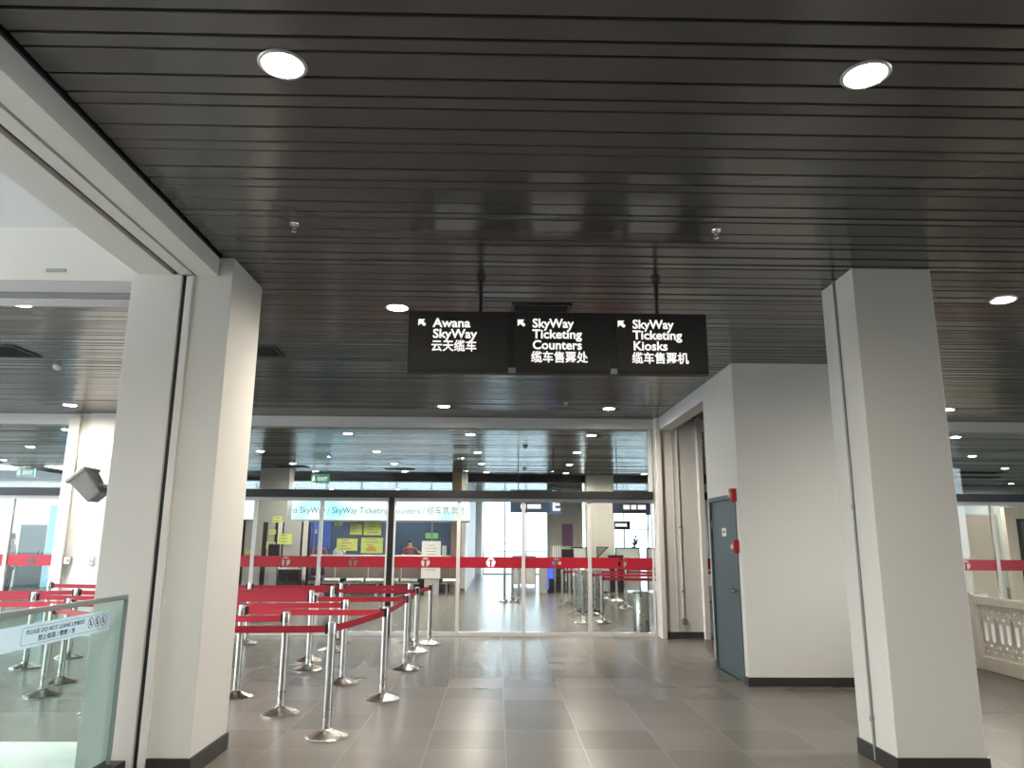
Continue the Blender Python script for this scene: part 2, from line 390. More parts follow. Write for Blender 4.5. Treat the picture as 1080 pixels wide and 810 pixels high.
# ------------------------------------------------------------------ left bulkhead, lintel and pillar
mb = MB(); z0, z1 = 3.508, 3.72
mb.box(-2.30, -2.14, -8, 5.37, z0, z1).box(-2.425, -2.33, -8, 5.37, z0+.004, z1).box(-2.735, -2.475, -8, 5.37, z0, 3.9)
struct(mb.build('trim_1', 'cream', keep=True), 'long cream bulkhead with two dark slots along the left', 'beam')
mb = MB(); mb.box(-2.33, -2.30, -8, 5.37, z0+.03, z0+.05).box(-2.475, -2.425, -8, 5.37, z0+.035, z0+.055)
struct(mb.build('trim_2', 'groove', keep=True), 'two dark shutter slots in the left bulkhead', 'slot')
struct(box('trim_3', 'groove', -2.14, -2.125, -8, 5.37, 3.648, H+.03, keep=True), 'dark shadow gap between bulkhead and slat ceiling', 'gap')
# lintel across the left opening
mb = MB(); mb.box(-14, -2.78, 5.38, 5.66, 3.46, 3.9).box(-14, -2.78, 5.87, 6.03, 3.46, H+.02)
struct(mb.build('trim_4', 'white', keep=True), 'white shutter lintel across the left opening', 'beam')
mb = MB(); mb.box(-14, -2.78, 5.66, 5.72, 3.52, 3.56)
struct(mb.build('trim_5', 'groove', keep=True), 'dark slot under the left lintel', 'slot')
mb = MB(); mb.box(-14, -2.78, 5.72, 5.87, 3.475, 3.6)
for x in (-4.35, -3.62, -2.98): mb.lathe([(0,3.47),(.012,3.47),(.012,3.475)], (x,5.80,0), 8)
struct(mb.build('trim_6', 'grey_alu', keep=True), 'grey strip set in the left lintel', 'beam')
struct(box('wall_above_lintel', 'cream', -14, -2.60, 5.365, 5.379, 3.455, 3.9, keep=True), 'cream wall above the left shutter lintel', 'wall')
o = MB().box(-3.43,-3.28,5.352,5.365,3.52,3.545).build('wall_plate', 'grey_alu', bevel=.003); tag(o, 'small grey plate high on the cream wall above the left opening', 'plate')
struct(box('trim_7', 'white', -14, -2.80, 5.40, 6.17, 0.0, 0.025, keep=True), 'white threshold strip under the left opening', 'threshold')

mb = MB()
mb.box(-2.315, -2.03, 5.37, 6.06, 0.12, H).box(-2.365, -2.315, 5.345, 6.06, 0.0, 3.50)
mb.box(-2.78, -2.405, 5.36, 6.06, 0.02, 3.515).box(-2.78, -2.30, 5.44, 6.06, 0.0, H)
struct(mb.build('column_left', 'cream', keep=True, bevel=.004), 'cream square pillar at left with a dark vertical shutter groove', 'pillar')
struct(box('trim_8', 'groove', -2.405, -2.365, 5.385, 5.46, 0, 3.51, keep=True), 'dark vertical shutter groove in the left pillar', 'slot')
mb = MB(); mb.box(-2.315, -2.018, 5.358, 6.072, 0, .12)
for y in (5.62, 5.95): mb.box(-2.0185, -2.0172, y-.002, y+.002, 0, .12)
struct(mb.build('baseboard_left', 'skirt', keep=True, bevel=.003), 'dark tile skirting of the left pillar', 'skirting')

# right pillar
mb = MB(); mb.box(2.755, 3.375, 5.42, 5.975, 0.10, H)
struct(mb.build('column_right', 'cream', keep=True, bevel=.006), 'large cream square pillar at right', 'pillar')
mb = MB(); mb.box(2.742, 3.388, 5.407, 5.988, 0, .115)
struct(mb.build('baseboard_right', 'skirt', keep=True, bevel=.003), 'dark tile skirting of the right pillar', 'skirting')
c = thing('conduit', 'thin grey conduit running down the side of the right pillar', 'conduit', (2.74, 5.72, 0))
MB().tube((2.745,5.72,0.02),(2.745,5.72,H),.0105,10).build('pipe', 'grey_alu', c, smooth=True)
for z in (1.82, 0.30): MB().tube((2.743,5.72,z-.02),(2.743,5.72,z+.02),.016,10).build('coupling', 'grey_alu', c, smooth=True)

# ------------------------------------------------------------------ tan block with grey door, alcove
XB = 2.79
mb = MB(); y0, y1, bx = 8.58, 9.87, 5.2
mb.box(XB, bx, y0, 8.70, 0.0, H).box(XB, bx, 9.80, y1, 0, H).box(XB, bx, 8.70, 9.80, 2.11, H).box(XB+.16, bx, 8.70, 9.80, 0, 2.11)
struct(mb.build('wall_block', 'cream', keep=True, bevel=.004), 'cream wall block with the grey service door', 'wall')
mb = MB(); mb.box(XB, bx, y0-.012, y0, 0, .095).box(XB-.012, XB, y0-.012, 8.70, 0, .095).box(XB-.012, XB, 9.80, y1, 0, .095)
for x in (3.35, 3.95, 4.55): mb.box(x-.002, x+.002, y0-.0132, y0-.0119, 0, .095)
struct(mb.build('baseboard_block', 'skirt', keep=True), 'dark tile skirting of the cream block', 'skirting')
d = thing('door_1', 'slate grey flush service door in the cream block', 'door', (XB, 9.25, 0)); d['kind'] = 'structure'
mb = MB(); mb.box(XB-.012, XB+.05, 8.70, 8.745, 0, 2.11).box(XB-.012, XB+.05, 9.755, 9.80, 0, 2.11).box(XB-.012, XB+.05, 8.745, 9.755, 2.055, 2.11)
mb.build('frame', 'door_frame', d, bevel=.003)
box('door_leaf', 'door', XB+.012, XB+.055, 8.748, 9.752, .012, 2.05, d, bevel=.002)
mb = MB(); mb.tube((XB+.015,8.83,1.0),(XB-.035,8.83,1.0),.022,14)
mb.lathe([(0,-.0),(.028,.004),(.03,.02),(.02,.035),(0,.036)], (XB-.03,8.83,1.0), 16, 0, Matrix(((0,0,-1),(0,1,0),(1,0,0))))
mb.build('door_knob', 'chrome', d, smooth=True)
box('hinge', 'steel', XB-.002, XB+.012, 9.735, 9.757, 1.72, 1.82, d)
n = box('notice_plate', 'white', XB+.006, XB+.0125, 9.16, 9.32, 1.62, 1.72, d, label='small white notice on the door')
box('lettering', 'print_grey', XB+.005, XB+.0065, 9.185, 9.295, 1.66, 1.685, n)
for (y, z, l) in ((8.70, 2.09, 'red alarm box at the top corner of the grey service door'), (8.70, 1.50, 'red alarm box beside the middle of the grey service door')):
    t = thing('alarm_box', l, 'alarm box', (XB-.02, y, z-.07), 'red alarm boxes by the grey door')
    box('housing', 'red_box', XB-.062, XB-.0, y-.05, y+.05, z-.075, z+.075, t, bevel=.006)
    MB().lathe([(0,0),(.028,0),(.028,.012),(.02,.02),(0,.02)], (XB-.062, y, z), 16, 0, Matrix(((0,0,-1),(0,1,0),(1,0,0)))).build('button', 'white', t, smooth=True)
    box('bracket', 'white', XB-.03, XB+.0, y+.05, y+.085, z-.03, z+.03, t, bevel=.003)
# alcove lintel, back column and end trims
struct(box('trim_9', 'white', XB, XB+.22, 9.87, 12.62, 3.44, H, keep=True), 'white lintel over the alcove behind the grey door', 'beam')
struct(box('column_alcove', 'cream', 2.80, 3.42, 12.66, 13.15, 0, H, keep=True), 'cream column at the right end of the glass screen', 'pillar')
mb = MB(); mb.box(2.72, 2.80, 12.60, 13.0, 0, H).box(3.415, 3.50, 12.55, 13.0, 0, H).box(2.99,3.012,12.648,12.66,.1,H)
struct(mb.build('trim_10', 'cream', keep=True, bevel=.003), 'cream trims beside the alcove column', 'trim')
mb = MB(); mb.box(2.80, 3.415, 12.645, 12.66, 0, .105); mb.box(3.094,3.098,12.6435,12.646,0,.105)
struct(mb.build('baseboard_alcove', 'skirt', keep=True), 'dark tile skirting of the alcove column', 'skirting')
struct(box('wall_alcove', 'cream', 5.18, 5.3, 9.87, 12.7, 0, H, keep=True))
c = thing('conduit', 'thin conduit with socket box on the cream alcove column', 'conduit', (3.09, 12.65, .27))
MB().tube((3.09,12.645,.30),(3.09,12.645,3.6),.012,8).build('pipe', 'cream', c, smooth=True)
for z in (1.79, .745): box('coupling', 'grey_alu', 3.07,3.11,12.625,12.66,z-.015,z+.015,c)
k = MB().lathe([(0,0),(.055,0),(.055,.04),(.035,.045),(.035,.03),(0,.03)], (3.095,12.655,.27), 18, 0, Matrix(((1,0,0),(0,0,-1),(0,1,0)))).build('socket_box', 'grey_alu', c, smooth=True)
t = thing('banner_stand', 'narrow black and red roll-up banner seen past the alcove edge', 'banner', (3.6, 11.2, 0))
box('base', 'steel', 3.32, 4.15, 11.15, 11.35, 0, .08, t, bevel=.01)
b = box('banner', 'black', 3.30, 4.12, 11.24, 11.25, 1.05, 3.3, t)
box('lower_print', 'red_vinyl', 3.30, 4.12, 11.238, 11.252, .08, 1.15, t, label='red lower part of the banner')
mb = MB()
mb.box(3.32, 3.9, 11.2365, 11.2385, 1.35, 1.75)
mb.build('lettering', 'white', b)

# ------------------------------------------------------------------ glass screen
ZT0, ZT1, ZB = 2.264, 2.394, 3.478
struct(box('trim_11', 'white', -9.5, 2.72, YG-.12, YG+.15, ZB, H+.01, keep=True), 'white downstand beam above the glass screen', 'beam')
struct(box('trim_12', 'white', 3.42, 12.0, YG-.12, YG+.15, ZB, H+.01, keep=True), 'white downstand beam above the right part of the glass screen', 'beam')
mb = MB()
for a, b in ((-9.5,-7.33),(-6.25,2.68),(3.5,12.0)): mb.box(a, b, YG-.10, YG+.12, ZT0, ZT1)
struct(mb.build('trim_13', 'dark', keep=True, bevel=.004), 'dark grey door-gear transom along the glass screen', 'beam')
mb = MB()
for x in (-7.30,-6.22,2.66,3.53): mb.box(x-.03,x+.03,YG-.05,YG+.05,ZT1,ZB)
struct(mb.build('trim_14', 'white_alu', keep=True), 'white upright trims above the transom', 'trim')
def emblem(cx, cz, r):
    def seg(a0, a1, chord):
        return circle(cx, cz, r, 12, a0, a1) + chord
    D = PI/180
    top = circle(cx, cz, r, 10, 38*D, 142*D)
    left = circle(cx, cz, r, 10, 158*D, 255*D) + [(cx-.20*r, cz+.30*r)]
    right = circle(cx, cz, r, 10, 285*D, 382*D) + [(cx+.22*r, cz+.30*r)]
    return [top, left, right]
wn = [2]
def bay(x0, x1, label, with_band=True):
    wn[0] += 1
    t = thing('window_%d' % wn[0], label, 'window', ((x0+x1)/2, YG, 0)); t['kind'] = 'structure'
    mb = MB(); s = .030
    mb.box(x0, x0+s, YG-.03, YG+.03, 0, ZT0).box(x1-s, x1, YG-.03, YG+.03, 0, ZT0)
    mb.box(x0+s, x1-s, YG-.035, YG+.035, 0, .065).box(x0+s, x1-s, YG-.028, YG+.028, ZT0-.06, ZT0)
    mb.build('frame', 'white_alu', t, bevel=.003)
    box('pane', 'glass', x0+s-.005, x1-s+.005, YG-.005, YG+.005, .06, ZT0-.055, t)
    w = x1-x0-2*s
    if with_band:
        cx = (x0+x1)/2
        P = [[(x0+s, 1.098), (x1-s, 1.098), (x1-s, 1.279), (x0+s, 1.279)]] + emblem(cx, 1.189, .076)
        poly_plate(P, .002, FRONT, (0, YG-.0065, 0), 'red_band', 'red_vinyl', t)
    return t
words = ['first','second','third','fourth','fifth','sixth','seventh','eighth','ninth','tenth','eleventh','twelfth']
XS = [-6.22,-5.25,-4.126,-3.003,-1.862]
for i, (a, b) in enumerate(zip(XS, XS[1:])): bay(a, b, '%s red-banded glass bay from the left column, left of the black post' % words[i])
XS = [-1.765,-.656,.452,1.58,2.68]
for i, (a, b) in enumerate(zip(XS, XS[1:])): bay(a, b, '%s red-banded glass bay right of the black post' % words[i])
XS = [-9.38,-8.24,-7.33]
for i, (a, b) in enumerate(zip(XS[::-1][1:], XS[::-1])): bay(a, b, '%s red-banded glass bay left of the far left column' % words[i])
XS = [3.5,4.13,5.25,6.37,7.49,8.61,9.73,10.85,11.97]
for i, (a, b) in enumerate(zip(XS, XS[1:])): bay(a, b, '%s red-banded glass bay right of the alcove column' % words[i])
struct(box('trim_15', 'black', -1.862, -1.765, YG-.02, YG+.05, 0, ZT0, keep=True), 'black door post in the glass screen', 'post')
for a, b, l in ((-9.4,-7.33,'left'),(-6.2,2.63,'middle'),(3.56,12,'right')):
    wn[0] += 1
    t = thing('window_%d' % wn[0], 'clear glass above the dark transom, %s part' % l, 'window', ((a+b)/2, YG, ZT1)); t['kind'] = 'structure'
    box('pane', 'glass', a, b, YG-.005, YG+.005, ZT1, ZB, t)
# far left column on the screen line
mb = MB(); mb.box(-7.15,-6.3,12.72,13.2,0,H).box(-6.98,-6.3,12.66,12.73,0,H).box(-7.33,-7.15,12.64,13.0,0,H-.05).box(-6.3,-6.2,12.64,13.0,0,H)
struct(mb.build('column_screen', 'cream', keep=True, bevel=.003), 'cream column in the glass screen at far left', 'pillar')
t = thing('socket_box', 'small steel box with a bright cover on the far left column', 'socket', (-7.085,12.68,1.13))
box('housing', 'steel', -7.14,-7.03,12.655,12.72,1.13,1.25,t,bevel=.008)
MB().lathe([(0,0),(.025,0),(.025,.02),(0,.02)],(-7.085,12.655,1.19),14,0,Matrix(((1,0,0),(0,0,-1),(0,1,0)))).build('cover','white',t,smooth=True)
t = thing('switch_plate', 'pale switch plate on the far left column beside the pillar', 'switch', (-6.67,12.66,1.11))
box('plate','grey_panel',-6.71,-6.63,12.65,12.66,1.11,1.25,t,bevel=.003)
for z in (1.145,1.215): box('rocker','white',-6.69,-6.65,12.643,12.652,z-.02,z+.02,t,bevel=.003)

# floodlight on the left pillar
fl = thing('floodlight', 'white box floodlight on an arm at the left pillar, seen from behind', 'floodlight', (-2.78, 5.7, 1.9))
FR = Matrix.Rotation(math.radians(-40), 3, 'Y')   # local x right, z up, tilted
cx, cy, cz = -3.075, 5.7, 1.925
def fq(x, y, z): return Vector((cx, cy, cz)) + FR @ Vector((x, y, z))
mb = MB()
A = [fq(-.075,-.10,.105), fq(.075,-.10,.105), fq(.075,.10,.105), fq(-.075,.10,.105)]
B = [fq(-.055,-.075,-.10), fq(.055,-.075,-.10), fq(.055,.075,-.10), fq(-.055,.075,-.10)]
va = [mb.bm.verts.new(p) for p in A]; vb = [mb.bm.verts.new(p) for p in B]
mb.bm.faces.new(va); mb.bm.faces.new(vb)
for i in range(4): mb.bm.faces.new((va[i], va[(i+1)%4], vb[(i+1)%4], vb[i]))
mb.build('housing', 'grey_panel', fl, bevel=.012, seg=3)
mb = MB(); mb.obox(fq(0,0,.115), (.175,.23,.022), FR); mb.build('front_rim', 'white', fl, bevel=.005)
mb = MB(); mb.obox(fq(.055,0,-.02), (.03,.06,.05), FR); mb.tube(fq(.06,0,-.02), (-2.88,5.7,1.915), .016, 10); mb.build('bracket', 'grey_panel', fl)
mb = MB(); mb.tube((-2.90,5.7,1.905),(-2.79,5.7,1.915),.022,12); mb.box(-2.80,-2.78,5.65,5.75,1.86,1.97); mb.build('arm', 'white_alu', fl, bevel=.003)

# ------------------------------------------------------------------ glass balustrade at left
g = thing('glass_balustrade', 'glass guard rail at lower left carrying a pale blue warning sticker', 'balustrade', (-2.5, 2.5, 0))
box('pane', 'green_glass', -2.506, -2.494, -1.0, 5.235, .05, 1.16, g)
box('top_rail', 'grey_alu', -2.513, -2.487, -1.0, 5.24, 1.15, 1.18, g, bevel=.003)
box('end_rail', 'grey_alu', -2.512, -2.488, 5.228, 5.245, .12, 1.16, g)
box('base_shoe', 'dark', -2.57, -2.43, -1.0, 5.33, 0, .12, g, bevel=.006)
st = box('warning_sticker', 'sticker', -2.494, -2.492, 2.6, 5.03, .976, 1.10, g, label='pale blue warning sticker')
# rounded outline, words and three pictograms
ol = []
for (cy_, cz_, a0) in ((5.0-.02,1.085-.02,0),(4.12+.02,1.085-.02,90),(4.12+.02,.99+.02,180),(5.0-.02,.99+.02,270)):
    ol += circle(cy_, cz_, .018, 5, math.radians(a0), math.radians(a0+90))
inn = [(4.56+(a-4.56)*.9955, 1.0375+(b-1.0375)*.962) for a, b in ol]
poly_plate([ol, inn], .0006, EAST, (-2.4915,0,0), 'outline', 'navy_text', st)
text('PLEASE DO NOT LEAN/CLIMB/SIT', .034, 'navy_text', st, (-2.4917,4.16,1.046), EAST, width=.57)
text('禁止倚靠 / 攀爬 / 坐', .034, 'navy_text', st, (-2.4917,4.27,1.006), EAST, width=.36)
for i, y in enumerate((4.80, 4.875, 4.95)):
    mb2 = [circle(y, 1.042, .032, 20), circle(y, 1.042, .028, 20)]
    P = mb2 + [circle(y-.004, 1.056, .006, 10), [(y-.010,1.048),(y+.006,1.048),(y+.008,1.028),(y-.008,1.026)]]
    poly_plate(P, .0006, EAST, (-2.4915,0,0), 'pictogram', 'navy_text', st)
    poly_plate([[(y-.022,1.061),(y-.019,1.064),(y+.022,1.023),(y+.019,1.020)]], .0004, EAST, (-2.4913,0,0), 'slash', 'red_vinyl', st)

# ------------------------------------------------------------------ concrete balustrade at right
b = thing('stone_balustrade', 'cream cast stone balustrade with pierced panels right of the right pillar', 'balustrade', (6.2, 8.4, 0))
xb = 6.2
box('end_post', 'stone', xb-.09, xb+.11, 9.72, 9.95, 0, .92, b, bevel=.012)
box('end_post', 'stone', xb-.09, xb+.11, 6.1, 6.3, 0, .92, b, bevel=.012)
box('top_rail', 'stone', xb-.07, xb+.09, 6.3, 9.74, .79, .89, b, bevel=.012)
box('bottom_rail', 'stone', xb-.07, xb+.09, 6.3, 9.74, 0, .17, b, bevel=.012)
def stone_panel(y0, y1):
    z0, z1 = .17, .79; w = y1-y0; P = [[(y0+.003,z0),(y1-.003,z0),(y1-.003,z1),(y0+.003,z1)]]
    c = (y0+y1)/2
    for s in (-1, 1):
        yc = c + s*w*.23; hw = w*.105
        P.append(circle(yc, .56, hw, 8, 0, PI) + circle(yc, .38, hw, 8, PI, 2*PI))
        for z in (.72, .235): P.append(circle(yc+s*.012, z, .018, 6)); 
        for z in (.655, .29): P.append(circle(yc-s*.004, z, .011, 8))
        for z in (.645, .30):   # half circles that meet the neighbour's at the joint
            P.append(circle(c+s*w*.44, z, .022, 10))
    P.append(circle(c, .64, .026, 12)); P.append(circle(c, .31, .022, 12))
    poly_plate(P, .04, WEST, (xb+.005, 0, 0), 'pierced_panel', 'stone', b)
def WP(P): return [(-a, b_) for a, b_ in P]
_pp = poly_plate
def poly_plate(P, t, R, loc, name, m, parent):      # WEST plates read along -Y
    return _pp([WP(p) for p in P] if R is WEST else P, t, R, loc, name, m, parent)
y = 9.72
while y > 6.4:
    stone_panel(y-.285, y); y -= .285

# ------------------------------------------------------------------ hanging sign
s = thing('hanging_sign', 'dark three-panel overhead direction sign with white lit lettering', 'sign', (.48, 5.68, 2.85))
ys = 5.66
box('back_frame', 'sign', -.72, 1.665, ys+.012, ys+.10, 2.845, 3.345, s, bevel=.004)
PX = ((-.70, .075), (.135, .885), (.935, 1.655))
bod = ((['Awana', 'SkyWay', '云天缆车'], [.30, .35, .355]), (['SkyWay', 'Ticketing', 'Counters', '缆车售票处'], [.33, .395, .39, .45]), (['SkyWay', 'Ticketing', 'Kiosks', '缆车售票机'], [.33, .395, .27, .45]))
TX = (-.525, .265, 1.065)
for (x0, x1), (lines, wd), tx in zip(PX, bod, TX):
    p = box('panel', 'sign', x0, x1, ys, ys+.014, 2.862, 3.335, s, bevel=.002)
    zt = 3.21 if len(lines) == 3 else 3.215
    for i, (ln, w) in enumerate(zip(lines, wd)):
        last = i == len(lines)-1
        text(ln, .102 if not last else .098, 'letter', p, (tx-(.012 if last else 0), ys-.002, zt-i*.089-(.012 if last else 0)), FRONT, bold=.016 if last else .022, width=w)
    ax, az = tx-.055, zt+.062
    A = [(ax-.062,az),(ax-.008,az),(ax-.024,az-.016),(ax,az-.042),(ax-.016,az-.058),(ax-.042,az-.034),(ax-.062,az-.054)]
    poly_plate([A], .002, FRONT, (0, ys-.002, 0), 'arrow', 'letter', p)
for x in (.105, .91): box('joint_clip', 'grey_alu', x-.03, x+.03, ys+.004, ys+.06, 2.845, 2.885, s, bevel=.002)
for x in (-.153, 1.277):
    rd = MB().tube((x,ys+.055,3.34),(x,ys+.055,H+.02),.016,12).build('hanging_rod', 'dark', s, smooth=True)
    MB().lathe([(0,H-.035),(.035,H-.03),(.04,H),(0,H)],(x,ys+.055,0),16).build('ceiling_cup','dark',rd,smooth=True)

# ------------------------------------------------------------------ downlights
lights = [
 ('front row', [(-.99,2.99),(1.67,2.99)]),
 ('added unseen row behind the camera', [(-.95,-4.2),(1.75,-4.2),(4.4,-4.2)]),  # row added out of view to help light the hall
 ('sign row', [(-4.39,6.56),(-.94,6.55),(4.44,6.13)]),
 ('row just before the glass screen', [(-6.906,11.87),(-.872,11.68),(1.789,11.74),(7.214,11.56)]),
 ('first row behind the glass screen', [(-8.54,14.67),(-3.03,14.86),(-.56,14.85),(1.9,14.83),(9.25,14.66),(12.0,14.7),(14.6,14.7)]),  # last two added out of view to light the right-hand walls
 ('second row behind the glass screen', [(-11.0,17.54),(-5.79,18.1),(-2.94,17.93),(-.487,17.95),(1.92,17.79),(11.65,17.9)]),
 ('third row behind the glass screen', [(-13.65,20.66),(-5.8,21.05),(-2.9,20.85),(-.45,20.66),(2.02,20.73),(14.47,20.84)]),
 ('fourth row behind the glass screen', [(-5.72,23.4),(-2.89,23.2),(-.354,23.28),(2.16,23.4),(4.65,23.5)]),
 ('added row hidden behind the far drop beam', [(-6.2,25.7),(-3.2,25.7),(2.6,25.7),(5.6,25.7)]),  # concealed row added to light the beige wall and counters
 ('fifth row behind the glass screen', [(-17.76,28.7),(-7.04,28.6),(-4.21,28.4),(-1.5,28.2),(18.34,26.2)]),
 ('rear row by the far end', [(-20.2,31.5),(-7.05,31.8),(-4.2,31.6),(-1.5,31.4),(18.5,29.1)]),
]
def downlight():
    t = thing('downlight', None, 'downlight', (0,0,H), 'round ceiling downlights')
    MB().lathe([(.088,0),(.108,0),(.110,-.004),(.104,-.010),(.092,-.010),(.088,-.004)], (0,0,H), 32).build('rim', 'rim', t, smooth=True)
    MB().lathe([(0,-.006),(.089,-.004)], (0,0,H), 32).build('lens', 'lens', t)
    return t
proto = downlight(); first = True
for row, pts in lights:
    pts = sorted(pts)
    for i, (x, y) in enumerate(pts):
        t = proto if first else copy_tree(proto); first = False
        t.location = (x, y, H-.001)
        if row == 'front row': l = 'large round lit downlight at the top %s of the photo' % ('left' if i == 0 else 'right')
        elif i == 0: l = 'leftmost lit downlight of the %s' % row
        elif i == len(pts)-1: l = 'rightmost lit downlight of the %s' % row
        else: l = '%s lit downlight from the left in the %s' % (words[i], row)
        t['label'] = l
def sprinkler(x, y, l):
    t = thing('sprinkler', l, 'sprinkler', (x,y,H-.05), 'ceiling sprinklers')
    MB().lathe([(0,H-.01),(.032,H-.008),(.034,H),(0,H)],(x,y,0),14).build('escutcheon','chrome',t,smooth=True)
    mb = MB(); mb.tube((x,y,H-.01),(x,y,H-.03),.010,8); mb.tube((x-.012,y,H-.03),(x-.004,y,H-.055),.003,6); mb.tube((x+.012,y,H-.03),(x+.004,y,H-.055),.003,6); mb.build('body','chrome',t)
    MB().lathe([(0,H-.060),(.018,H-.058),(.018,H-.055),(0,H-.055)],(x,y,0),12).build('deflector','chrome',t)
sprinkler(-1.40,4.73,'small sprinkler head in the ceiling right of the left pillar')
sprinkler(1.49,4.74,'small sprinkler head in the ceiling above the right end of the sign')
sprinkler(1.05,11.3,'small sprinkler head in the ceiling just before the glass screen')
sprinkler(.37,14.5,'small sprinkler head in the ceiling just behind the glass screen')
def detector(x, y, l):
    t = thing('smoke_detector', l, 'smoke detector', (x,y,H-.05), 'smoke detectors')
    MB().lathe([(0,H),(.055,H),(.055,H-.02),(0,H-.02)],(x,y,0),20).build('base','white',t,smooth=True)
    MB().lathe([(.048,H-.02),(.045,H-.04),(.025,H-.052),(0,H-.053)],(x,y,0),20).build('head','white',t,smooth=True)
detector(-5.51,9.1,'round white smoke detector in the slat ceiling beyond the left opening')
detector(.62,16.7,'round smoke detector in the ceiling behind the middle of the glass screen')
detector(.79,21.9,'round smoke detector far back above the middle of the hall')
def cassette(x0, x1, y0, y1, l, lat=True):
    t = thing('air_vent', l, 'air vent', ((x0+x1)/2,(y0+y1)/2,H-.02), 'dark ceiling air vents')
    mb = MB(); w=.03
    mb.box(x0,x1,y0,y0+w,H-.014,H+.01).box(x0,x1,y1-w,y1,H-.014,H+.01).box(x0,x0+w,y0+w,y1-w,H-.014,H+.01).box(x1-w,x1,y0+w,y1-w,H-.014,H+.01)
    mb.build('frame','dark',t)
    mb = MB(); n = 9
    for i in range(n):
        yy = y0+w+(y1-y0-2*w)*(i+.5)/n; mb.box(x0+w,x1-w,yy-.006,yy+.006,H-.010,H+.012)
    mb.build('louvre','plenum',t); box('backing','plenum',x0+w,x1-w,y0+w,y1-w,H+.012,H+.016,t)
cassette(-6.05,-5.42,8.09,8.63,'square dark air vent in the ceiling beyond the left opening')
cassette(-3.05,-2.50,8.02,8.46,'dark air vent in the ceiling just right of the left pillar')
cassette(.11,.66,6.39,6.62,'slim slotted air vent in the ceiling right above the hanging sign')
cassette(13.8,15.2,21.8,22.4,'nearer dark air vent in the ceiling at far right')
cassette(14.6,16.2,23.5,24.0,'farther dark air vent in the ceiling at far right')
cassette(-6.5,-5.6,21.6,22.2,'dark air vent in the ceiling far back at left')
cassette(-3.4,-2.5,22.2,22.6,'dark air vent in the ceiling above the ticket counters')

# ------------------------------------------------------------------ queue posts with belts
PH = .89
def post_proto():
    t = thing('queue_post', None, 'queue post', (0,0,0), 'steel belt posts of the queue')
    MB().lathe([(0,0),(.170,0),(.172,.012),(.160,.020),(.050,.062),(.036,.072),(0,.072)], (0,0,0), 14).build('base','chrome',t)
    MB().lathe([(.032,.068),(.032,.78)], (0,0,0), 20).build('pole','steel',t,smooth=True)
    MB().lathe([(.032,.78),(.035,.782),(.035,PH-.012),(.031,PH),(0,PH)], (0,0,0), 20).build('cassette','steel',t,smooth=True)
    return t
pproto = post_proto(); pfirst = True; POSTS = {}
def post(key, x, y, label, group='steel belt posts of the queue'):
    global pfirst
    t = pproto if pfirst else copy_tree(pproto); pfirst = False
    t.location = (x, y, 0); t['label'] = label; t['group'] = group; POSTS[key] = t
    t.rotation_euler[2] = 0.0
    return t
def belt(a, b):
    """belt pulled out of post a and clipped to post b: a part of post a"""
    A, B = POSTS[a], POSTS[b]; p, q = A.location.copy(), B.location.copy(); d = (q-p); L = d.length; d.normalize(); n = Vector((-d.y, d.x, 0))
    def clip(parent, c, dr):
        mb = MB(); R = Matrix((dr, Vector((-dr.y, dr.x, 0)), Vector((0,0,1)))).transposed()
        mb.obox(c + dr*.042 + Vector((0,0,.835)), (.022,.046,.085), R); mb.build('belt_clip','black',parent,bevel=.004,label='black belt clip')
    clip(A, p, d); clip(B, q, -d)
    mb = MB(); N = 8; s0, s1 = p+d*.05, q-d*.062; h = .028
    pts = []
    for i in range(N+1):
        u = i/N; c = s0.lerp(s1, u); sag = -.014*4*u*(1-u)*min(1, L/3); pts.append(c+Vector((0,0,.832+sag)))
    t = n*.0012
    for c0, c1 in zip(pts, pts[1:]):
        up = Vector((0,0,h))
        f0 = [c0-t-up, c1-t-up, c1-t+up, c0-t+up]; f1 = [c0+t-up, c1+t-up, c1+t+up, c0+t+up]
        mb.quad(*f0); mb.quad(*f1[::-1]); mb.quad(f0[3],f0[2],f1[2],f1[3]); mb.quad(f0[1],f0[0],f1[0],f1[1])
    mb.build('belt','red_belt',A,label='red fabric belt')
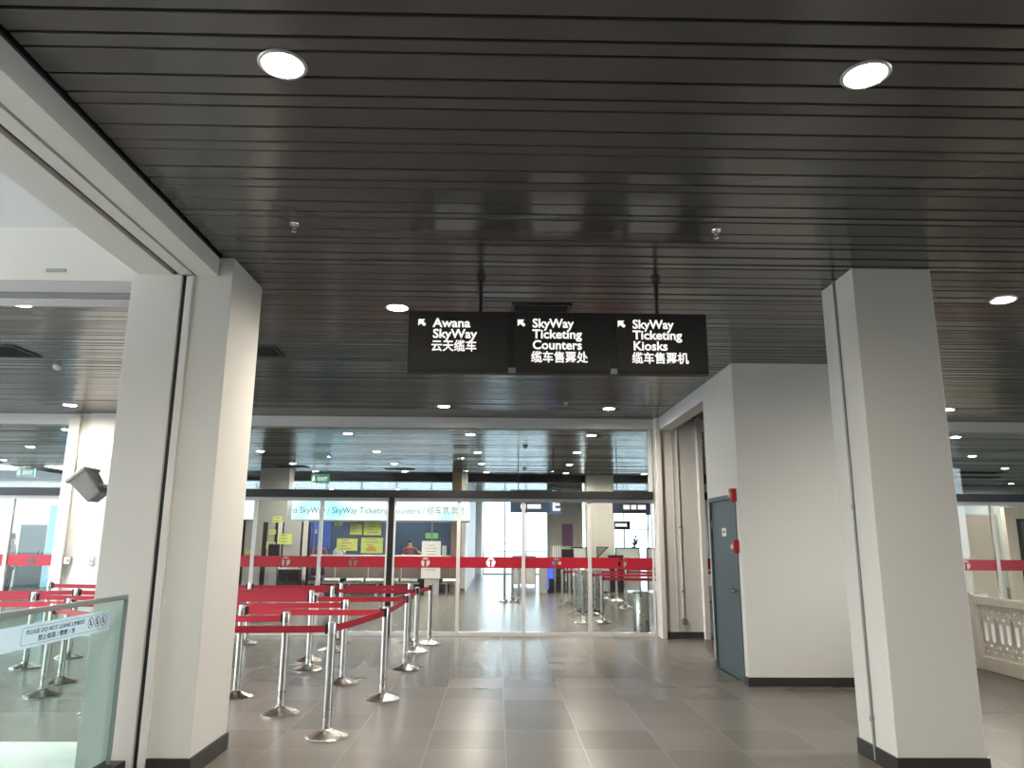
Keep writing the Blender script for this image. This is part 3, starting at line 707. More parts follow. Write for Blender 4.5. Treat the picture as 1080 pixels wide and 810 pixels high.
PL = [
 ('a1',-1.35,6.40,'steel queue post nearest the camera, red belts running left and back from it'),
 ('a0',-2.93,6.40,'steel queue post hidden close behind the left pillar, front queue row'),
 ('b1',-1.95,7.22,'steel queue post behind and left of the nearest post, belt on its left'),
 ('b0',-3.60,7.25,'steel queue post just left of the left pillar, second queue row'),
 ('c1',-1.12,7.83,'steel queue post at the right end of the queue, second nearest of the right edge'),
 ('c0',-2.60,7.94,'steel queue post peeking out at the right edge of the left pillar'),
 ('c2',-4.55,8.00,'steel queue post seen through the glass guard, nearest the camera there'),
 ('d1',-1.69,8.68,'steel queue post directly behind the nearest post, slightly to its right'),
 ('d0',-4.77,8.69,'steel queue post seen through the glass guard, second nearest there'),
 ('e1',-1.11,9.60,'steel queue post third along the right edge of the queue'),
 ('e2',-2.28,9.55,'front one of the two overlapping queue posts left of the nearest post'),
 ('e0',-5.73,9.63,'steel queue post seen through the glass guard, leftmost there'),
 ('f1',-2.45,10.24,'rear one of the two overlapping queue posts left of the nearest post'),
 ('f0',-5.67,10.47,'steel queue post seen through the glass guard, farthest back there'),
 ('g1',-1.14,11.07,'steel queue post fourth along the right edge of the queue'),
 ('g2',-2.36,11.10,'steel queue post in the row next to last before the glass screen'),
 ('g0',-5.6,11.15,'steel queue post left of the left pillar, next to last row'),
 ('h2',-2.42,12.01,'steel queue post in the last row, in front of the left part of the glass'),
 ('h1',-1.36,12.04,'steel queue post in the last row, just left of the queue corner'),
 ('h3',-1.02,11.90,'steel queue post at the far right corner of the queue'),
 ('h0',-3.80,11.88,'steel queue post in the last row beside the left pillar edge'),
 ('h00',-6.9,11.95,'steel queue post in the last row at far left'),
 ('d00',-7.6,8.75,'steel queue post beyond the left edge of the photo, third row'),
 ('e00',-8.3,9.7,'steel queue post beyond the left edge of the photo, fourth row'),
 ('f00',-8.4,10.5,'steel queue post beyond the left edge of the photo, fifth row'),
]
for k, x, y, l in PL: post(k, x, y, l)
PB = [
 ('p1',.21,20.03,'steel post of the trio in the middle behind the glass, leftmost'),
 ('p2',.42,20.36,'steel post of the trio in the middle behind the glass, centre one'),
 ('p3',.58,19.95,'steel post of the trio in the middle behind the glass, rightmost'),
 ('q1',1.57,18.18,'steel post at the back left of the cluster behind the fourth glass bay'),
 ('q2',1.70,16.61,'steel post at the left of the cluster behind the third mullion'),
 ('q3',2.07,16.62,'steel post beside the third mullion in the cluster behind the glass'),
 ('q4',1.69,14.95,'front left steel post of the cluster just behind the glass'),
 ('q5',2.06,14.96,'front right steel post of the cluster just behind the glass'),
 ('q6',1.85,19.4,'farthest steel post of the cluster behind the glass'),
 ('r1',3.12,21.15,'farthest steel post right of the cluster, red belts to its right'),
 ('r2',3.20,20.34,'middle steel post right of the cluster, red belts to its right'),
 ('r3',3.1,18.25,'nearest steel post left of the steel bin behind the glass'),
 ('s1',5.6,21.15,'farthest steel post behind the alcove column'),
 ('s2',5.6,20.34,'middle steel post behind the alcove column'),
 ('s3',5.4,18.25,'nearest steel post behind the alcove column'),
 ('s5',3.95,14.9,'steel post right of the steel bin, hidden behind the alcove column'),
 ('s4',3.75,16.7,'steel post above and right of the steel bin behind the glass'),
]
for k, x, y, l in PB: post(k, x, y, l, 'steel belt posts behind the glass screen')
for a, b in (('a1','a0'),('b1','b0'),('c1','c0'),('c2','b0'),('d1','d0'),('e1','e2'),('e2','e0'),('f1','f0'),('g1','g2'),('g2','g0'),('h1','h2'),('h2','h0'),('h0','h00'),
             ('c1','a1'),('e1','c1'),('g1','e1'),('h3','g1'),('d0','d00'),('e0','e00'),('f0','f00')): belt(a, b)
for a, b in (('q1','r3'),('r1','s1'),('r2','s2'),('r3','s3'),('q3','s4'),('q5','s5')): belt(a, b)

# steel litter bin just behind the screen
t = thing('litter_bin', 'brushed steel cylindrical litter bin just behind the glass at the right column', 'bin', (2.55,13.5,0))
MB().lathe([(0,0),(.135,0),(.135,.03),(.14,.035),(.14,.66),(.135,.67)],(2.55,13.5,0),28).build('body','steel',t,smooth=True)
MB().lathe([(.143,.655),(.146,.66),(.146,.685),(.11,.69),(.105,.66),(0,.64)],(2.55,13.5,0),28).build('lid_ring','chrome',t,smooth=True)

# ------------------------------------------------------------------ far hall: ticket counters
YC = 23.2
t = thing('counter_fascia', 'long glowing white and cyan lightbox over the ticket counters', 'lightbox', (-4.2, YC-.2, 2.12))
p = box('light_panel', 'lightbox', -9.5, -.86, YC-.30, YC-.28, 2.14, 2.78, t)
box('housing', 'white_alu', -9.52, -.84, YC-.28, YC+.1, 2.12, 2.80, t)
box('bottom_rail', 'grey_alu', -9.52, -.84, YC-.305, YC-.2, 2.085, 2.14, t)
text('Awana SkyWay / SkyWay Ticketing Counters / 缆车售票处', .27, 'sky_letter', p, (-6.72, YC-.303, 2.34), FRONT, bold=.0, width=5.75)
o = wall_x('wall_counter', 'navy', 26.2, -9.6, -1.12, 0, 2.8); struct(o, 'dark blue wall behind the ticket counters', 'wall')
mb = MB(); mb.box(-1.14,-.98,23.75,34,0.1,H); struct(mb.build('wall_side', 'white', keep=True), 'pale side wall right of the ticket counters', 'wall')
struct(box('trim_16','wood',-1.42,-1.12,23.3,23.75,0,H,keep=True), 'warm wood end panel of the ticket counters', 'panel')
struct(box('baseboard_side','white',-.98,-.965,23.75,34,0,.1,keep=True), 'white skirting along the pale side wall', 'skirting')
struct(box('wall_counter_left','grey_panel',-9.6,-9.4,YC,26.2,0,2.8,keep=True))
struct(box('trim_17','dark',-22,2.9,24.6,24.9,3.45,H+.01,keep=True), 'dark drop beam far back across the ceiling', 'beam')
struct(box('trim_18','dark',3.75,7.6,24.6,24.9,3.45,H+.01,keep=True), 'dark drop beam far back at right', 'beam')
t = thing('ticket_counter', 'long ticket counter with pale top and mauve front under the lightbox', 'counter', (-3.6,YC+.2,0))
box('counter_top','counter_top',-5.65,-1.43,YC-.1,YC+.5,1.05,1.10,t,bevel=.006)
box('front_panel','mauve',-5.65,-1.43,YC+.02,YC+.45,.40,1.05,t)
box('toe_kick','black',-5.65,-1.43,YC+.1,YC+.45,0,.40,t)
for i, x in enumerate((-4.9,-3.9,-2.9,-1.95)): box('divider','grey_panel',x-.015,x+.015,YC+.0,YC+.46,.4,1.05,t)
# columns far back
struct(box('column_far_left','grey_panel',-7.12,-6.25,22.4,23.0,0,H,keep=True), 'pale grey column in front of the ticket lightbox', 'pillar')
struct(box('column_far_right','cream',2.9,3.75,24.0,24.85,0,H,keep=True), 'cream column far behind the right part of the glass screen', 'pillar')
# panels left of the counter
for a, b, m_, l in ((-7.9,-7.62,'black','black edge strip of the grey panels beside the left pillar'),(-7.60,-7.08,'grey_panel','leftmost light grey panel left of the ticket counter'),(-6.93,-6.72,'grey_panel','narrow light grey panel behind the yellow notices'),
                   (-6.62,-6.50,'white','narrow white panel left of the ticket counter'),(-6.44,-5.93,'grey_panel','wide light grey panel with a yellow notice'),(-5.86,-5.72,'cream','narrow cream panel at the left end of the ticket counter')):
    y_ = 22.3
    t = thing('partition_panel', l, 'panel', ((a+b)/2,y_,0), 'upright panels left of the ticket counter')
    k_ = y_/22.9
    box('sheet', m_, a*k_, b*k_, y_, y_+.05, .06, 2.10, t, bevel=.004); box('foot','dark',a*k_,b*k_,y_-.02,y_+.07,0,.06,t)
struct(box('trim_19','black',-7.72,-5.5,22.36,22.39,0,2.05,keep=True), 'black backing behind the grey panels', 'backing')
t = thing('ticket_kiosk', 'black ticket kiosk on a grey stand in front of the grey panels', 'kiosk', (-6.4,21.9,0))
box('body','grey_panel',-6.52,-6.28,21.9,22.1,0,.95,t,bevel=.01)
mb = MB(); mb.obox((-6.4,21.9,1.16),(.30,.12,.50),Matrix.Rotation(.12,3,'X')); h_ = mb.build('screen_housing','black',t,bevel=.012)
mb = MB(); mb.obox((-6.4,21.835,1.18),(.24,.006,.34),Matrix.Rotation(.12,3,'X')); mb.build('screen','dark',h_)
t = thing('dark_desk', 'dark desk with a grey top left of the ticket counter', 'desk', (-5.9,21.9,0))
box('desk_front','black',-6.2,-5.62,21.72,22.1,0,.72,t,bevel=.01); box('desk_top','grey_panel',-6.24,-5.58,21.68,22.14,.72,.75,t,bevel=.006)
t = thing('office_chair', 'dark swivel chair between the desk and the ticket counter', 'chair', (-5.2,22.0,0))
box('seat','cloth_dark',-5.42,-4.98,21.8,22.2,.43,.50,t,bevel=.03); box('backrest','cloth_dark',-5.40,-5.0,22.2,22.25,.55,1.0,t,bevel=.03)
mb = MB().tube((-5.2,22.0,.08),(-5.2,22.0,.43),.025,10); mb.tube((-5.2,22.15,.45),(-5.2,22.22,.6),.02,8); mb.build('post','steel',t)
mb = MB()
for k_ in range(5): mb.tube((-5.2,22.0,.08),(-5.2+.26*math.cos(k_*1.2566),22.0+.26*math.sin(k_*1.2566),.03),.018,8)
mb.build('foot','steel',t)
t = thing('blue_poster', 'bright blue poster on the dark wall at the left end of the counter', 'poster', (-6.1,26.1,1.2))
box('sheet','blue_paper',-6.45,-5.75,26.15,26.19,1.25,2.3,t); box('print','white',-6.3,-6.22,26.14,26.15,1.75,1.9,t)
# yellow notices taped up and screens over the counter
NT = [(-6.80,-6.53,2.05,2.24,22.28,'topmost small yellow notice on the grey column'),(-6.88,-6.68,1.70,1.84,22.24,'small yellow notice second from the top on the narrow grey panel'),
 (-6.94,-6.67,1.27,1.475,22.24,'lowest yellow notice on the narrow grey panel'),(-6.58,-6.19,1.41,1.72,22.24,'large yellow notice on the wide grey panel'),(-7.55,-7.37,1.13,1.265,22.24,'pale yellow notice on the leftmost grey panel'),
 (-4.93,-4.69,1.96,2.07,YC-.02,'small yellow notice just below the lightbox'),(-4.83,-4.21,1.23,1.59,YC-.02,'wide yellow-green poster lower left of the four counter posters'),(-4.46,-4.09,1.705,2.03,YC-.02,'squarish yellow-green poster upper left of the four counter posters'),
 (-4.04,-3.51,1.695,2.085,YC-.02,'large yellow-green poster upper right of the four counter posters'),(-4.10,-3.44,1.165,1.62,YC-.02,'yellow-green poster with an orange print lower right of the four')]
for a, b, z0_, z1_, y_, l in NT:
    k_ = y_/22.9; zz = lambda z: 1.55+(z-1.55)*k_
    t = thing('yellow_notice', l, 'notice', ((a+b)/2*k_, y_, zz(z0_)), 'yellow notices at the ticket counters')
    box('sheet','yellow',a*k_,b*k_,y_,y_+.012,zz(z0_),zz(z1_),t)
    if 'orange' in l:
        P = circle((a+b)/2*k_-.02, zz(z0_)+.06, .16, 14, 0, PI); poly_plate([P], .002, FRONT, (0,y_-.002,0), 'orange_print', 'orange', t)
    mb = MB(); nl = max(2, int((z1_-z0_)/.09)); w_ = (b-a)*k_
    for i in range(nl): 
        z_ = zz(z1_)-.05-i*.085
        if z_ > zz(z0_)+.18*('orange' in l)+.02: mb.box(a*k_+w_*.2, a*k_+w_*(.5+.3*random.random()), y_-.002, y_, z_-.012, z_+.008)
    if mb.bm.verts: mb.build('lettering','print_grey',t)
# counter glass screen with frame
t = thing('counter_glass', 'clear glass screen standing along the ticket counter top', 'glass screen', (-3.6,YC,1.1))
box('pane','glass',-5.65,-1.43,YC+.004,YC+.014,1.10,2.09,t)
mb = MB()
for x in (-5.6,-2.0): mb.box(x-.02,x+.02,YC-.01,YC+.03,1.10,2.09)
mb.build('mullion','grey_alu',t)
# white standee and green display
t = thing('notice_stand', 'white notice board on a grey stand in front of the ticket counter', 'notice stand', (-1.94,22.4,0))
bd = box('board','white',-2.22,-1.66,22.40,22.43,.46,1.53,t,bevel=.006)
box('pedestal','grey_panel',-2.12,-1.70,22.43,22.62,0,.55,t,bevel=.01)
mb = MB()
for i, w_ in enumerate((.20,.36,.30,.26)): mb.box(-1.94-w_/2,-1.94+w_/2,22.397,22.40,1.40-i*.085,1.415-i*.085)
mb.box(-2.1,-1.8,22.397,22.40,.70,.715); mb.build('lettering','print_grey',bd)
t = thing('counter_display', 'small green lit display on the ticket counter above the white board', 'display', (-2.0,YC+.3,1.1))
box('stand','black',-2.10,-1.95,YC+.2,YC+.3,1.10,1.58,t)
h_ = box('housing','dark',-2.24,-1.80,YC+.19,YC+.23,1.58,1.80,t); box('screen','green_disp',-2.22,-1.82,YC+.183,YC+.19,1.60,1.78,h_)
t = thing('tissue_tower', 'narrow white box standing on the ticket counter right of the board', 'box', (-1.62,YC+.12,1.1))
box('carton','white',-1.68,-1.55,YC+.05,YC+.2,1.10,1.39,t,bevel=.01); box('label_strip','sticker',-1.65,-1.58,YC+.045,YC+.05,1.2,1.33,t)
# waiting benches
def bench(x0, n, label):
    t = thing('waiting_bench', label, 'bench', (x0+.3*n,22.3,0), 'waiting benches before the counters'); w=.56
    MB().box(x0-.03,x0+n*w+.03,22.36,22.42,.30,.35).build('beam','steel',t)
    for x in (x0+.15,x0+n*w-.15):
        MB().box(x-.03,x+.03,22.37,22.41,.03,.30).box(x-.03,x+.03,22.10,22.68,0,.035).build('leg','chrome',t,bevel=.004)
    for i in range(n):
        a = x0+i*w+.03; mb = MB()
        prof = [(22.12,.40),(22.20,.395),(22.45,.37),(22.55,.39),(22.62,.45)]
        for (p0,q0),(p1,q1) in zip(prof,prof[1:]):
            mb.quad((a,p0,q0),(a+w-.06,p0,q0),(a+w-.06,p1,q1),(a,p1,q1)); mb.quad((a,p0,q0-.02),(a+w-.06,p0,q0-.02),(a+w-.06,p1,q1-.02),(a,p1,q1-.02))
        mb.build('seat','white_alu',t)
bench(-4.45,2,'steel waiting bench in front of the yellow posters')
bench(-3.42,2,'steel waiting bench just right of the black door post')
bench(-5.7,2,'steel waiting bench in front of the cream panel')
bench(-1.62,1,'single steel seat right of the white notice stand')

# ------------------------------------------------------------------ far hall: middle and right
struct(wall_x('wall_poster','beige',30,2.0,3.42,0,H), 'beige wall with a purple poster', 'wall')
t = thing('poster', 'purple poster on the far beige wall', 'poster', (2.8,29.98,1.35))
box('sheet','purple',2.58,3.02,29.975,30,1.36,2.22,t); 
def gate_sign(x0, x1, xe, letter, rods, label, lines):
    y_ = 18.6
    t = thing('direction_sign', label, 'sign', ((x0+x1)/2,y_,2.22))
    p = box('panel','navy_sign',x0,x1,y_,y_+.08,2.24,2.80,t,bevel=.004)
    for i, ws in enumerate(lines):          # two blurred rows of white words
        xw = x0+.10+.16*i; mb = MB()
        for w_ in ws: mb.box(xw, xw+w_, y_-.004, y_, 2.525-i*.19, 2.635-i*.19); xw += w_+.035
        mb.build('lettering', 'letter', p, bevel=.012)
    if xe:
        q = box('letter_panel','navy',x1,xe,y_-.01,y_+.08,2.20,2.80,t,bevel=.004)
        if letter: text(letter, .42, 'letter', q, ((x1+xe)/2-.10, y_-.012, 2.30), FRONT, bold=.03, width=.19)
    for x in rods: MB().tube((x,y_+.04,2.8),(x,y_+.04,H+.01),.012,8).build('rod','dark',t)
gate_sign(.32,1.31,1.60,'E',(.52,1.40),'navy hanging sign with a big white letter E behind the glass',[(.24,.16,.30),(.13,.34)])
gate_sign(2.88,3.70,3.85,None,(3.0,3.8),'navy hanging sign with white lettering behind the last glass bay',[(.20,.34),(.16,.13,.20)])
def low_partition(x0, x1, y_, label):
    t = thing('low_partition', label, 'partition', ((x0+x1)/2,y_,0), 'low white partitions far back')
    box('board','white',x0+.03,x1-.03,y_,y_+.03,.05,1.33,t)
    mb = MB(); mb.box(x0,x1,y_-.01,y_+.04,1.33,1.37).box(x0,x0+.03,y_-.01,y_+.04,0,1.33).box(x1-.03,x1,y_-.01,y_+.04,0,1.33); mb.build('edge','dark',t)
low_partition(2.36,2.86,24.1,'low white partition left of the far cream column')
low_partition(3.78,4.56,24.1,'low white partition right of the far cream column')
low_partition(4.78,5.4,24.1,'low white partition half hidden by the end trim of the screen')
t = thing('white_desk','white desk front before the far cream column','desk',(3.2,23.6,0))
box('front','white',3.0,3.42,23.55,23.6,.05,.62,t); box('desk_top','counter_top',2.96,3.46,23.5,23.98,.62,.66,t); box('plinth','dark',3.0,3.42,23.57,23.95,0,.05,t)
t = thing('corner_sign','dark triangular panel fixed to the far cream column','sign',(3.3,23.98,1.0))
poly_plate([[(3.165,1.0),(3.165,1.385),(3.56,1.385)],[(3.19,1.07),(3.49,1.36),(3.19,1.36)]],.02,FRONT,(0,23.985,0),'frame','dark',t)
poly_plate([[(3.19,1.07),(3.49,1.36),(3.19,1.36)]],.012,FRONT,(0,23.988,0),'panel','print_grey',t)
t = thing('monitor','black monitor on a stand before the purple poster','monitor',(2.24,23.9,0))
box('screen','black',2.04,2.43,23.9,23.96,1.0,1.31,t,bevel=.01); MB().tube((2.24,23.93,.03),(2.24,23.93,1.0),.03,10).build('stand','dark',t); box('base','dark',2.08,2.40,23.8,24.06,0,.03,t)
t = thing('dark_case','dark flat case on the low partition right of the column','case',(3.75,23.8,.9))
box('shell','dark',3.52,3.96,23.7,23.98,.0,1.09,t,bevel=.01); box('lid','black',3.5,3.98,23.68,24.0,1.09,1.13,t,bevel=.008)
t = thing('striped_barrier','white barrier with dark vertical gaps left of the black monitor','barrier',(1.85,24.0,0))
box('back','print_grey',1.70,2.02,24.03,24.05,.1,1.38,t)
for i in range(5): box('bar','white',1.69+i*.07,1.735+i*.07,23.99,24.03,.0,1.40,t)
t = thing('lit_kiosk','kiosk with a glowing blue screen behind the fourth glass bay','kiosk',(1.6,23.4,0))
box('side_panel','grey_panel',1.32,1.55,23.4,23.9,0,1.0,t,bevel=.01); box('cabinet','black',1.55,1.76,23.42,23.9,0,1.0,t)
box('screen','blue_lit',1.565,1.745,23.412,23.42,.42,.98,t)
box('side_strip','blue_lit',1.552,1.60,23.408,23.42,.1,.98,t)
t = thing('black_bin','black box bin right of the glowing blue kiosk','bin',(1.92,23.2,0))
box('body','black',1.80,2.06,23.0,23.4,.03,.78,t,bevel=.02); box('lid','dark',1.79,2.07,22.99,23.41,.78,.84,t,bevel=.015); box('foot','grey_alu',1.82,2.04,23.02,23.38,0,.03,t)
for x, y_, l in ((1.95,17.45,'steel turnstile pedestal at the left of the post cluster'),(2.3,17.6,'steel turnstile pedestal at the right of the post cluster')):
    t = thing('turnstile_pedestal',l,'turnstile',(x,y_,0),'steel turnstile pedestals')
    box('body','steel',x-.09,x+.09,y_-.25,y_+.25,.02,.96,t,bevel=.03); box('top','black',x-.095,x+.095,y_-.26,y_+.26,.96,.99,t,bevel=.01); box('foot','dark',x-.10,x+.10,y_-.27,y_+.27,0,.02,t)
t = thing('door_barrier','glazed barrier with steel rails before the far bright doors','barrier',(1.0,26.6,0))
box('pane','white',.55,1.36,26.6,26.62,.12,1.0,t); mb = MB(); mb.tube((.55,26.58,1.02),(1.36,26.58,1.02),.02).tube((.55,26.58,.1),(1.36,26.58,.1),.02)
for x in (.56,1.0,1.35): mb.tube((x,26.58,0),(x,26.58,1.04),.02)
mb.build('frame','steel',t)
t = thing('far_hanging_sign','small dark sign with white lettering hung before the far right doors','sign',(5.9,33.5,2.2))
p = box('panel','dark',5.2,5.95,33.5,33.56,2.1,2.44,t); box('lettering','letter',5.28,5.80,33.494,33.5,2.2,2.34,p,bevel=.02)
for x in (5.3,5.85): MB().tube((x,33.53,2.44),(x,33.53,H),.012,8).build('rod','dark',t)
t = thing('potted_plant','small green plant below the far dark sign','plant',(6.15,33.6,0))
MB().lathe([(0,0),(.13,0),(.17,.35),(.14,.35),(0,.32)],(6.15,33.6,0),14).build('pot','white',t,smooth=True)
MB().tube((6.15,33.6,.3),(6.15,33.6,1.4),.02,8).build('stem','wood',t)
mb = MB()
for i in range(60):
    a, e, L = random.random()*2*PI, random.uniform(-.2,1.2), random.uniform(.2,.42); d_ = Vector((math.cos(a)*math.cos(e),math.sin(a)*math.cos(e),math.sin(e)))
    p0 = Vector((6.15,33.6,1.0+.7*random.random())); s_ = d_.cross(Vector((0,0,1))).normalized()*.05
    mb.quad(p0, p0+d_*L*.5+s_, p0+d_*L, p0+d_*L*.5-s_)
mb.build('leaves','plant',t)

# exit signs
def exit_sign(x, y_, z, label, rod=True):
    t = thing('exit_sign', label, 'exit sign', (x,y_,z), 'green exit signs far back')
    h_ = box('panel','green_lit',x-.27,x+.27,y_,y_+.05,z,z+.27,t,bevel=.004)
    text('EXIT', .15,'letter',h_,(x-.07,y_-.002,z+.08),FRONT,width=.28,bold=.01)
    poly_plate([circle(x-.19,z+.2,.025,8),[(x-.22,z+.17),(x-.16,z+.17),(x-.15,z+.06),(x-.17,z+.06),(x-.19,z+.1),(x-.22,z+.05),(x-.24,z+.06)]],.002,FRONT,(0,y_-.002,0),'running_figure','letter',h_)
    for s_ in (-.2,.2): MB().tube((x+s_,y_+.025,z+.27),(x+s_,y_+.025,H),.008,6).build('rod','dark',t)
exit_sign(-5.28,22.2,3.19,'green exit sign above the ticket lightbox')
exit_sign(-13.9,22.1,3.30,'green exit sign far back at the left edge')

# left end of the far hall: pale shop wall with blue panel and door
struct(wall_x('wall_shop','white',25,-22,-9.6,0,H), 'bright white shop wall far left behind the glass', 'wall')
d = thing('door_2','blue-grey door in the far left white wall','door',(-15.1,24.97,0)); d['kind']='structure'
box('door_leaf','door',-15.52,-14.82,24.96,25,0,1.92,d); mb = MB(); mb.box(-15.58,-15.52,24.94,25,0,1.98).box(-14.82,-14.76,24.94,25,0,1.98).box(-15.52,-14.82,24.94,25,1.92,1.98); mb.build('frame','door_frame',d)
box('handle','chrome',-14.94,-14.88,24.93,24.96,.95,1.15,d)
t = thing('blue_wall_panel','self-glowing pale blue wall panel beside the far left door','panel',(-13.9,24.95,0))
p = box('panel','cyan_panel',-14.70,-13.0,24.95,25,.02,2.62,t)  # panel's bright look is put into its colour as emission
poly_plate([circle(-14.15,1.42,.17,24),circle(-14.15,1.42,.10,24)],.004,FRONT,(0,24.945,0),'ring_mark','white',p)
poly_plate([[(-14.55,1.02),(-13.4,1.02),(-13.4,.94),(-14.47,.94),(-14.47,.3),(-14.55,.3)]],.004,FRONT,(0,24.945,0),'line_mark','white',p)
for i, x in enumerate((-17.5,-15.2,-12.9)):  # square lights added to brighten the white shop wall
    t = thing('added_panel_light','%s added square white light brightening the far left shop' % words[i],'ceiling light',(x,22.9,H-.02),'added square shop lights')
    box('frame','white_alu',x-.62,x+.62,22.28,23.52,H-.012,H+.01,t); box('diffuser',emis('added_shop_glow_%d' % i,(.9,.97,1.0),26.0),x-.58,x+.58,22.32,23.48,H-.02,H-.012,t)

# right end of the far hall
struct(box('wall_far_right','beige',11.0,12.15,18.0,18.15,0,2.24,keep=True), 'beige partition wall at far right behind the glass', 'wall')
struct(box('wall_far_right_door','beige',12.2,15.5,17.8,17.95,0,2.42,keep=True), 'taller beige wall with a grey door at far right', 'wall')
d = thing('door_3','blue-grey door at the right edge behind the glass','door',(12.95,17.79,0)); d['kind']='structure'
box('door_leaf','door',12.52,13.4,17.76,17.8,0,2.08,d); mb = MB(); mb.box(12.46,12.52,17.74,17.8,0,2.14).box(13.4,13.46,17.74,17.8,0,2.14).box(12.52,13.4,17.74,17.8,2.08,2.14); mb.build('frame','dark',d)
struct(box('wall_right_back','pale_room',6,22,27.5,27.7,0,H,keep=True), 'pale wall far back at right', 'wall')
for i, x in enumerate((12.0,15.0)):  # square lights added to brighten the pale wall at far right
    t = thing('added_panel_light','%s added square white light brightening the far right' % words[i],'ceiling light',(x,25.9,H-.02),'added square lights at far right')
    box('frame','white_alu',x-.62,x+.62,25.28,26.52,H-.012,H+.01,t); box('diffuser',emis('added_right_glow_%d' % i,(.9,.96,1.0),4.5),x-.58,x+.58,25.32,26.48,H-.02,H-.012,t)

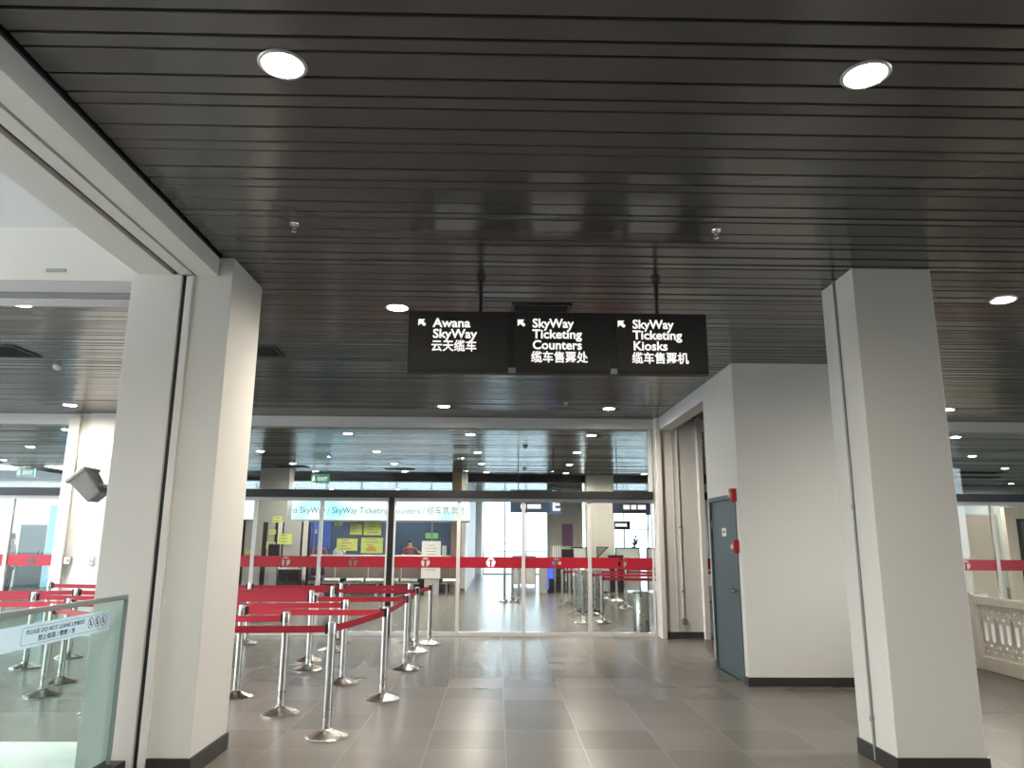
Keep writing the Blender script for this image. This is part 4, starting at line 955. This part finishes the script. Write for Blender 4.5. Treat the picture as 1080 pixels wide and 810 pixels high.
# ------------------------------------------------------------------ people
def skin_body(name, verts, edges, rad, m, parent, sub=2):
    me = bpy.data.meshes.new(name); off = wloc(parent); me.from_pydata([Vector(v)-off for v in verts], edges, [])
    o = bpy.data.objects.new(name, me); COL.objects.link(o); o.parent = parent; me.materials.append(M[m])
    sk = o.modifiers.new('skin','SKIN'); sk.use_smooth_shade = True
    if not me.skin_vertices: me.skin_vertices.new()
    for i, r_ in enumerate(rad): me.skin_vertices[0].data[i].radius = (r_ if isinstance(r_, tuple) else (r_, r_))
    me.skin_vertices[0].data[0].use_root = True
    s_ = o.modifiers.new('subdivision','SUBSURF'); s_.levels = sub; s_.render_levels = sub
    return o
def person(label, x, y, h, face, shirt, lower, arm_l=(.10,.10,-.42), arm_r=(.10,.10,-.42), cap=False):
    """standing figure; face = heading angle; arm_* = hand offset from the shoulder (forward, outward, up)"""
    t = thing('person', label, 'person', (x,y,0)); k = h/1.7
    c, s_ = math.cos(face), math.sin(face)
    def P(fw, sd, z): return (x+(c*fw - s_*sd)*k, y+(s_*fw + c*sd)*k, z*k)
    V, E, R_ = [], [], []
    def add(p, r_, par=None):
        V.append(p); R_.append(r_*k); i = len(V)-1
        if par is not None: E.append((par, i))
        return i
    pel = add(P(0,0,.93), .125); wst = add(P(.01,0,1.08), .115, pel); che = add(P(0,0,1.28), .135, wst); nb = add(P(-.01,0,1.43), .075, che)
    nk = add(P(.0,0,1.49), .052, nb); hd = add(P(.015,0,1.56), .075, nk); ht = add(P(.005,0,1.64), .078, hd); add(P(.095,0,1.575), .014, hd)
    sh_v, sh_e, sh_r = [P(0,0,.90),P(.01,0,1.08),P(0,0,1.28),P(-.01,0,1.42)], [(0,1),(1,2),(2,3)], [.145*k,.132*k,.152*k,.085*k]
    tr_v, tr_e, tr_r = [P(0,0,.94)], [], [.137*k]
    for sd, off in ((1, arm_l), (-1, arm_r)):
        sp = (0, sd*.19, 1.385); s1 = add(P(*sp), .055, nb)
        hp = (off[0]+sp[0], sp[1]+sd*off[1], sp[2]+off[2]); ep = ((sp[0]+hp[0])/2-.07, (sp[1]+hp[1])/2+sd*.05, (sp[2]+hp[2])/2-.06)
        el = add(P(*ep), .042, s1); wr = add(P(*hp), .029, el)
        dv = Vector(hp)-Vector(ep); dv.normalize(); pm = Vector(hp)+dv*.06; pa = add(P(*pm), .034, wr)
        for q, (o_, L) in enumerate(((-.03,.07),(-.010,.085),(.010,.08),(.03,.062))):
            b_ = Vector(pm)+dv*.03+Vector((o_,0,0)); b1 = add(P(*b_), .010, pa); tip = b_+dv*L+Vector((0,-sd*.02,0)); add(P(*tip), .008, b1)
        th = Vector(pm)+Vector((.045,-sd*.01,.0)); add(P(*th), .010, pa)
        i0 = len(sh_v); sh_v += [P(*sp), P(*[(a+b*1.6)/2.6 for a, b in zip(sp, ep)])]; sh_e += [(3,i0),(i0,i0+1)]; sh_r += [.072*k,.060*k]
        hip = add(P(0,sd*.09,.86), .088, pel); kn = add(P(.02,sd*.10,.48), .058, hip); an = add(P(-.01,sd*.10,.08), .038, kn); add(P(.13,sd*.11,.035), .034, an)
        j0 = len(tr_v); tr_v += [P(0,sd*.09,.85),P(.02,sd*.10,.48),P(-.005,sd*.10,.12)]; tr_e += [(0,j0),(j0,j0+1),(j0+1,j0+2)]; tr_r += [.102*k,.072*k,.058*k]
    body = skin_body('body', V, E, R_, 'skin', t)
    skin_body('shirt', sh_v, sh_e, sh_r, shirt, t); skin_body('trousers', tr_v, tr_e, tr_r, lower, t)
    hc = Vector(P(-.012,0,1.635)); RZ = Matrix.Rotation(face,3,'Z')
    MB().lathe([(0,.098*k),(.05*k,.088*k),(.085*k,.05*k),(.094*k,.005*k),(.088*k,-.045*k),(.07*k,-.075*k)],hc,18,0,RZ @ Matrix.Rotation(-.28,3,'Y')).build('hair','hair',t,smooth=True)
    mb = MB()
    for sd in (1,-1):
        e_ = Vector(P(.083,sd*.032,1.60)); mb.lathe([(0,-.008*k),(.009*k,0),(0,.008*k)],e_,8)
    mb.build('eyes','black',t); mb = MB(); mb.obox(P(.088,0,1.535),(.006*k,.045*k,.010*k),RZ); mb.build('mouth','cloth_red',t)
    mb = MB()
    for sd in (1,-1): mb.lathe([(0,-.03*k),(.014*k,-.01*k),(.016*k,.012*k),(0,.03*k)],P(.0,sd*.082,1.59),8)
    mb.build('ears','skin',t,smooth=True)
    if cap:
        mb = MB(); mb.lathe([(0,.105*k),(.06*k,.095*k),(.096*k,.04*k),(.10*k,.0)],hc,18,0,RZ); mb.obox(hc+RZ@Vector((.12*k,0,.005)),(.10*k,.14*k,.012*k),RZ); mb.build('cap','cloth_dark',t)
    return t
person('person in pale grey shirt standing at far left behind the glass, facing right', -12.68, 20.0, 1.66, .3, 'cloth_grey', 'cloth_dark')
person('person in dull red top behind the counter, one arm reaching out right', -2.80, 24.4, 1.56, -PI/2, 'cloth_red', 'cloth_dark', arm_l=(.18,.24,-.14), arm_r=(.12,.02,-.42))
person('person in maroon top and dark cap behind the left end of the counter', -5.62, 24.1, 1.52, -PI/2+.2, 'cloth_red', 'cloth_dark', cap=True)
person('person in white shirt behind the counter left of the yellow posters', -5.02, 24.3, 1.5, -PI/2-.4, 'cloth_white', 'cloth_dark', arm_l=(.25,.05,-.25))
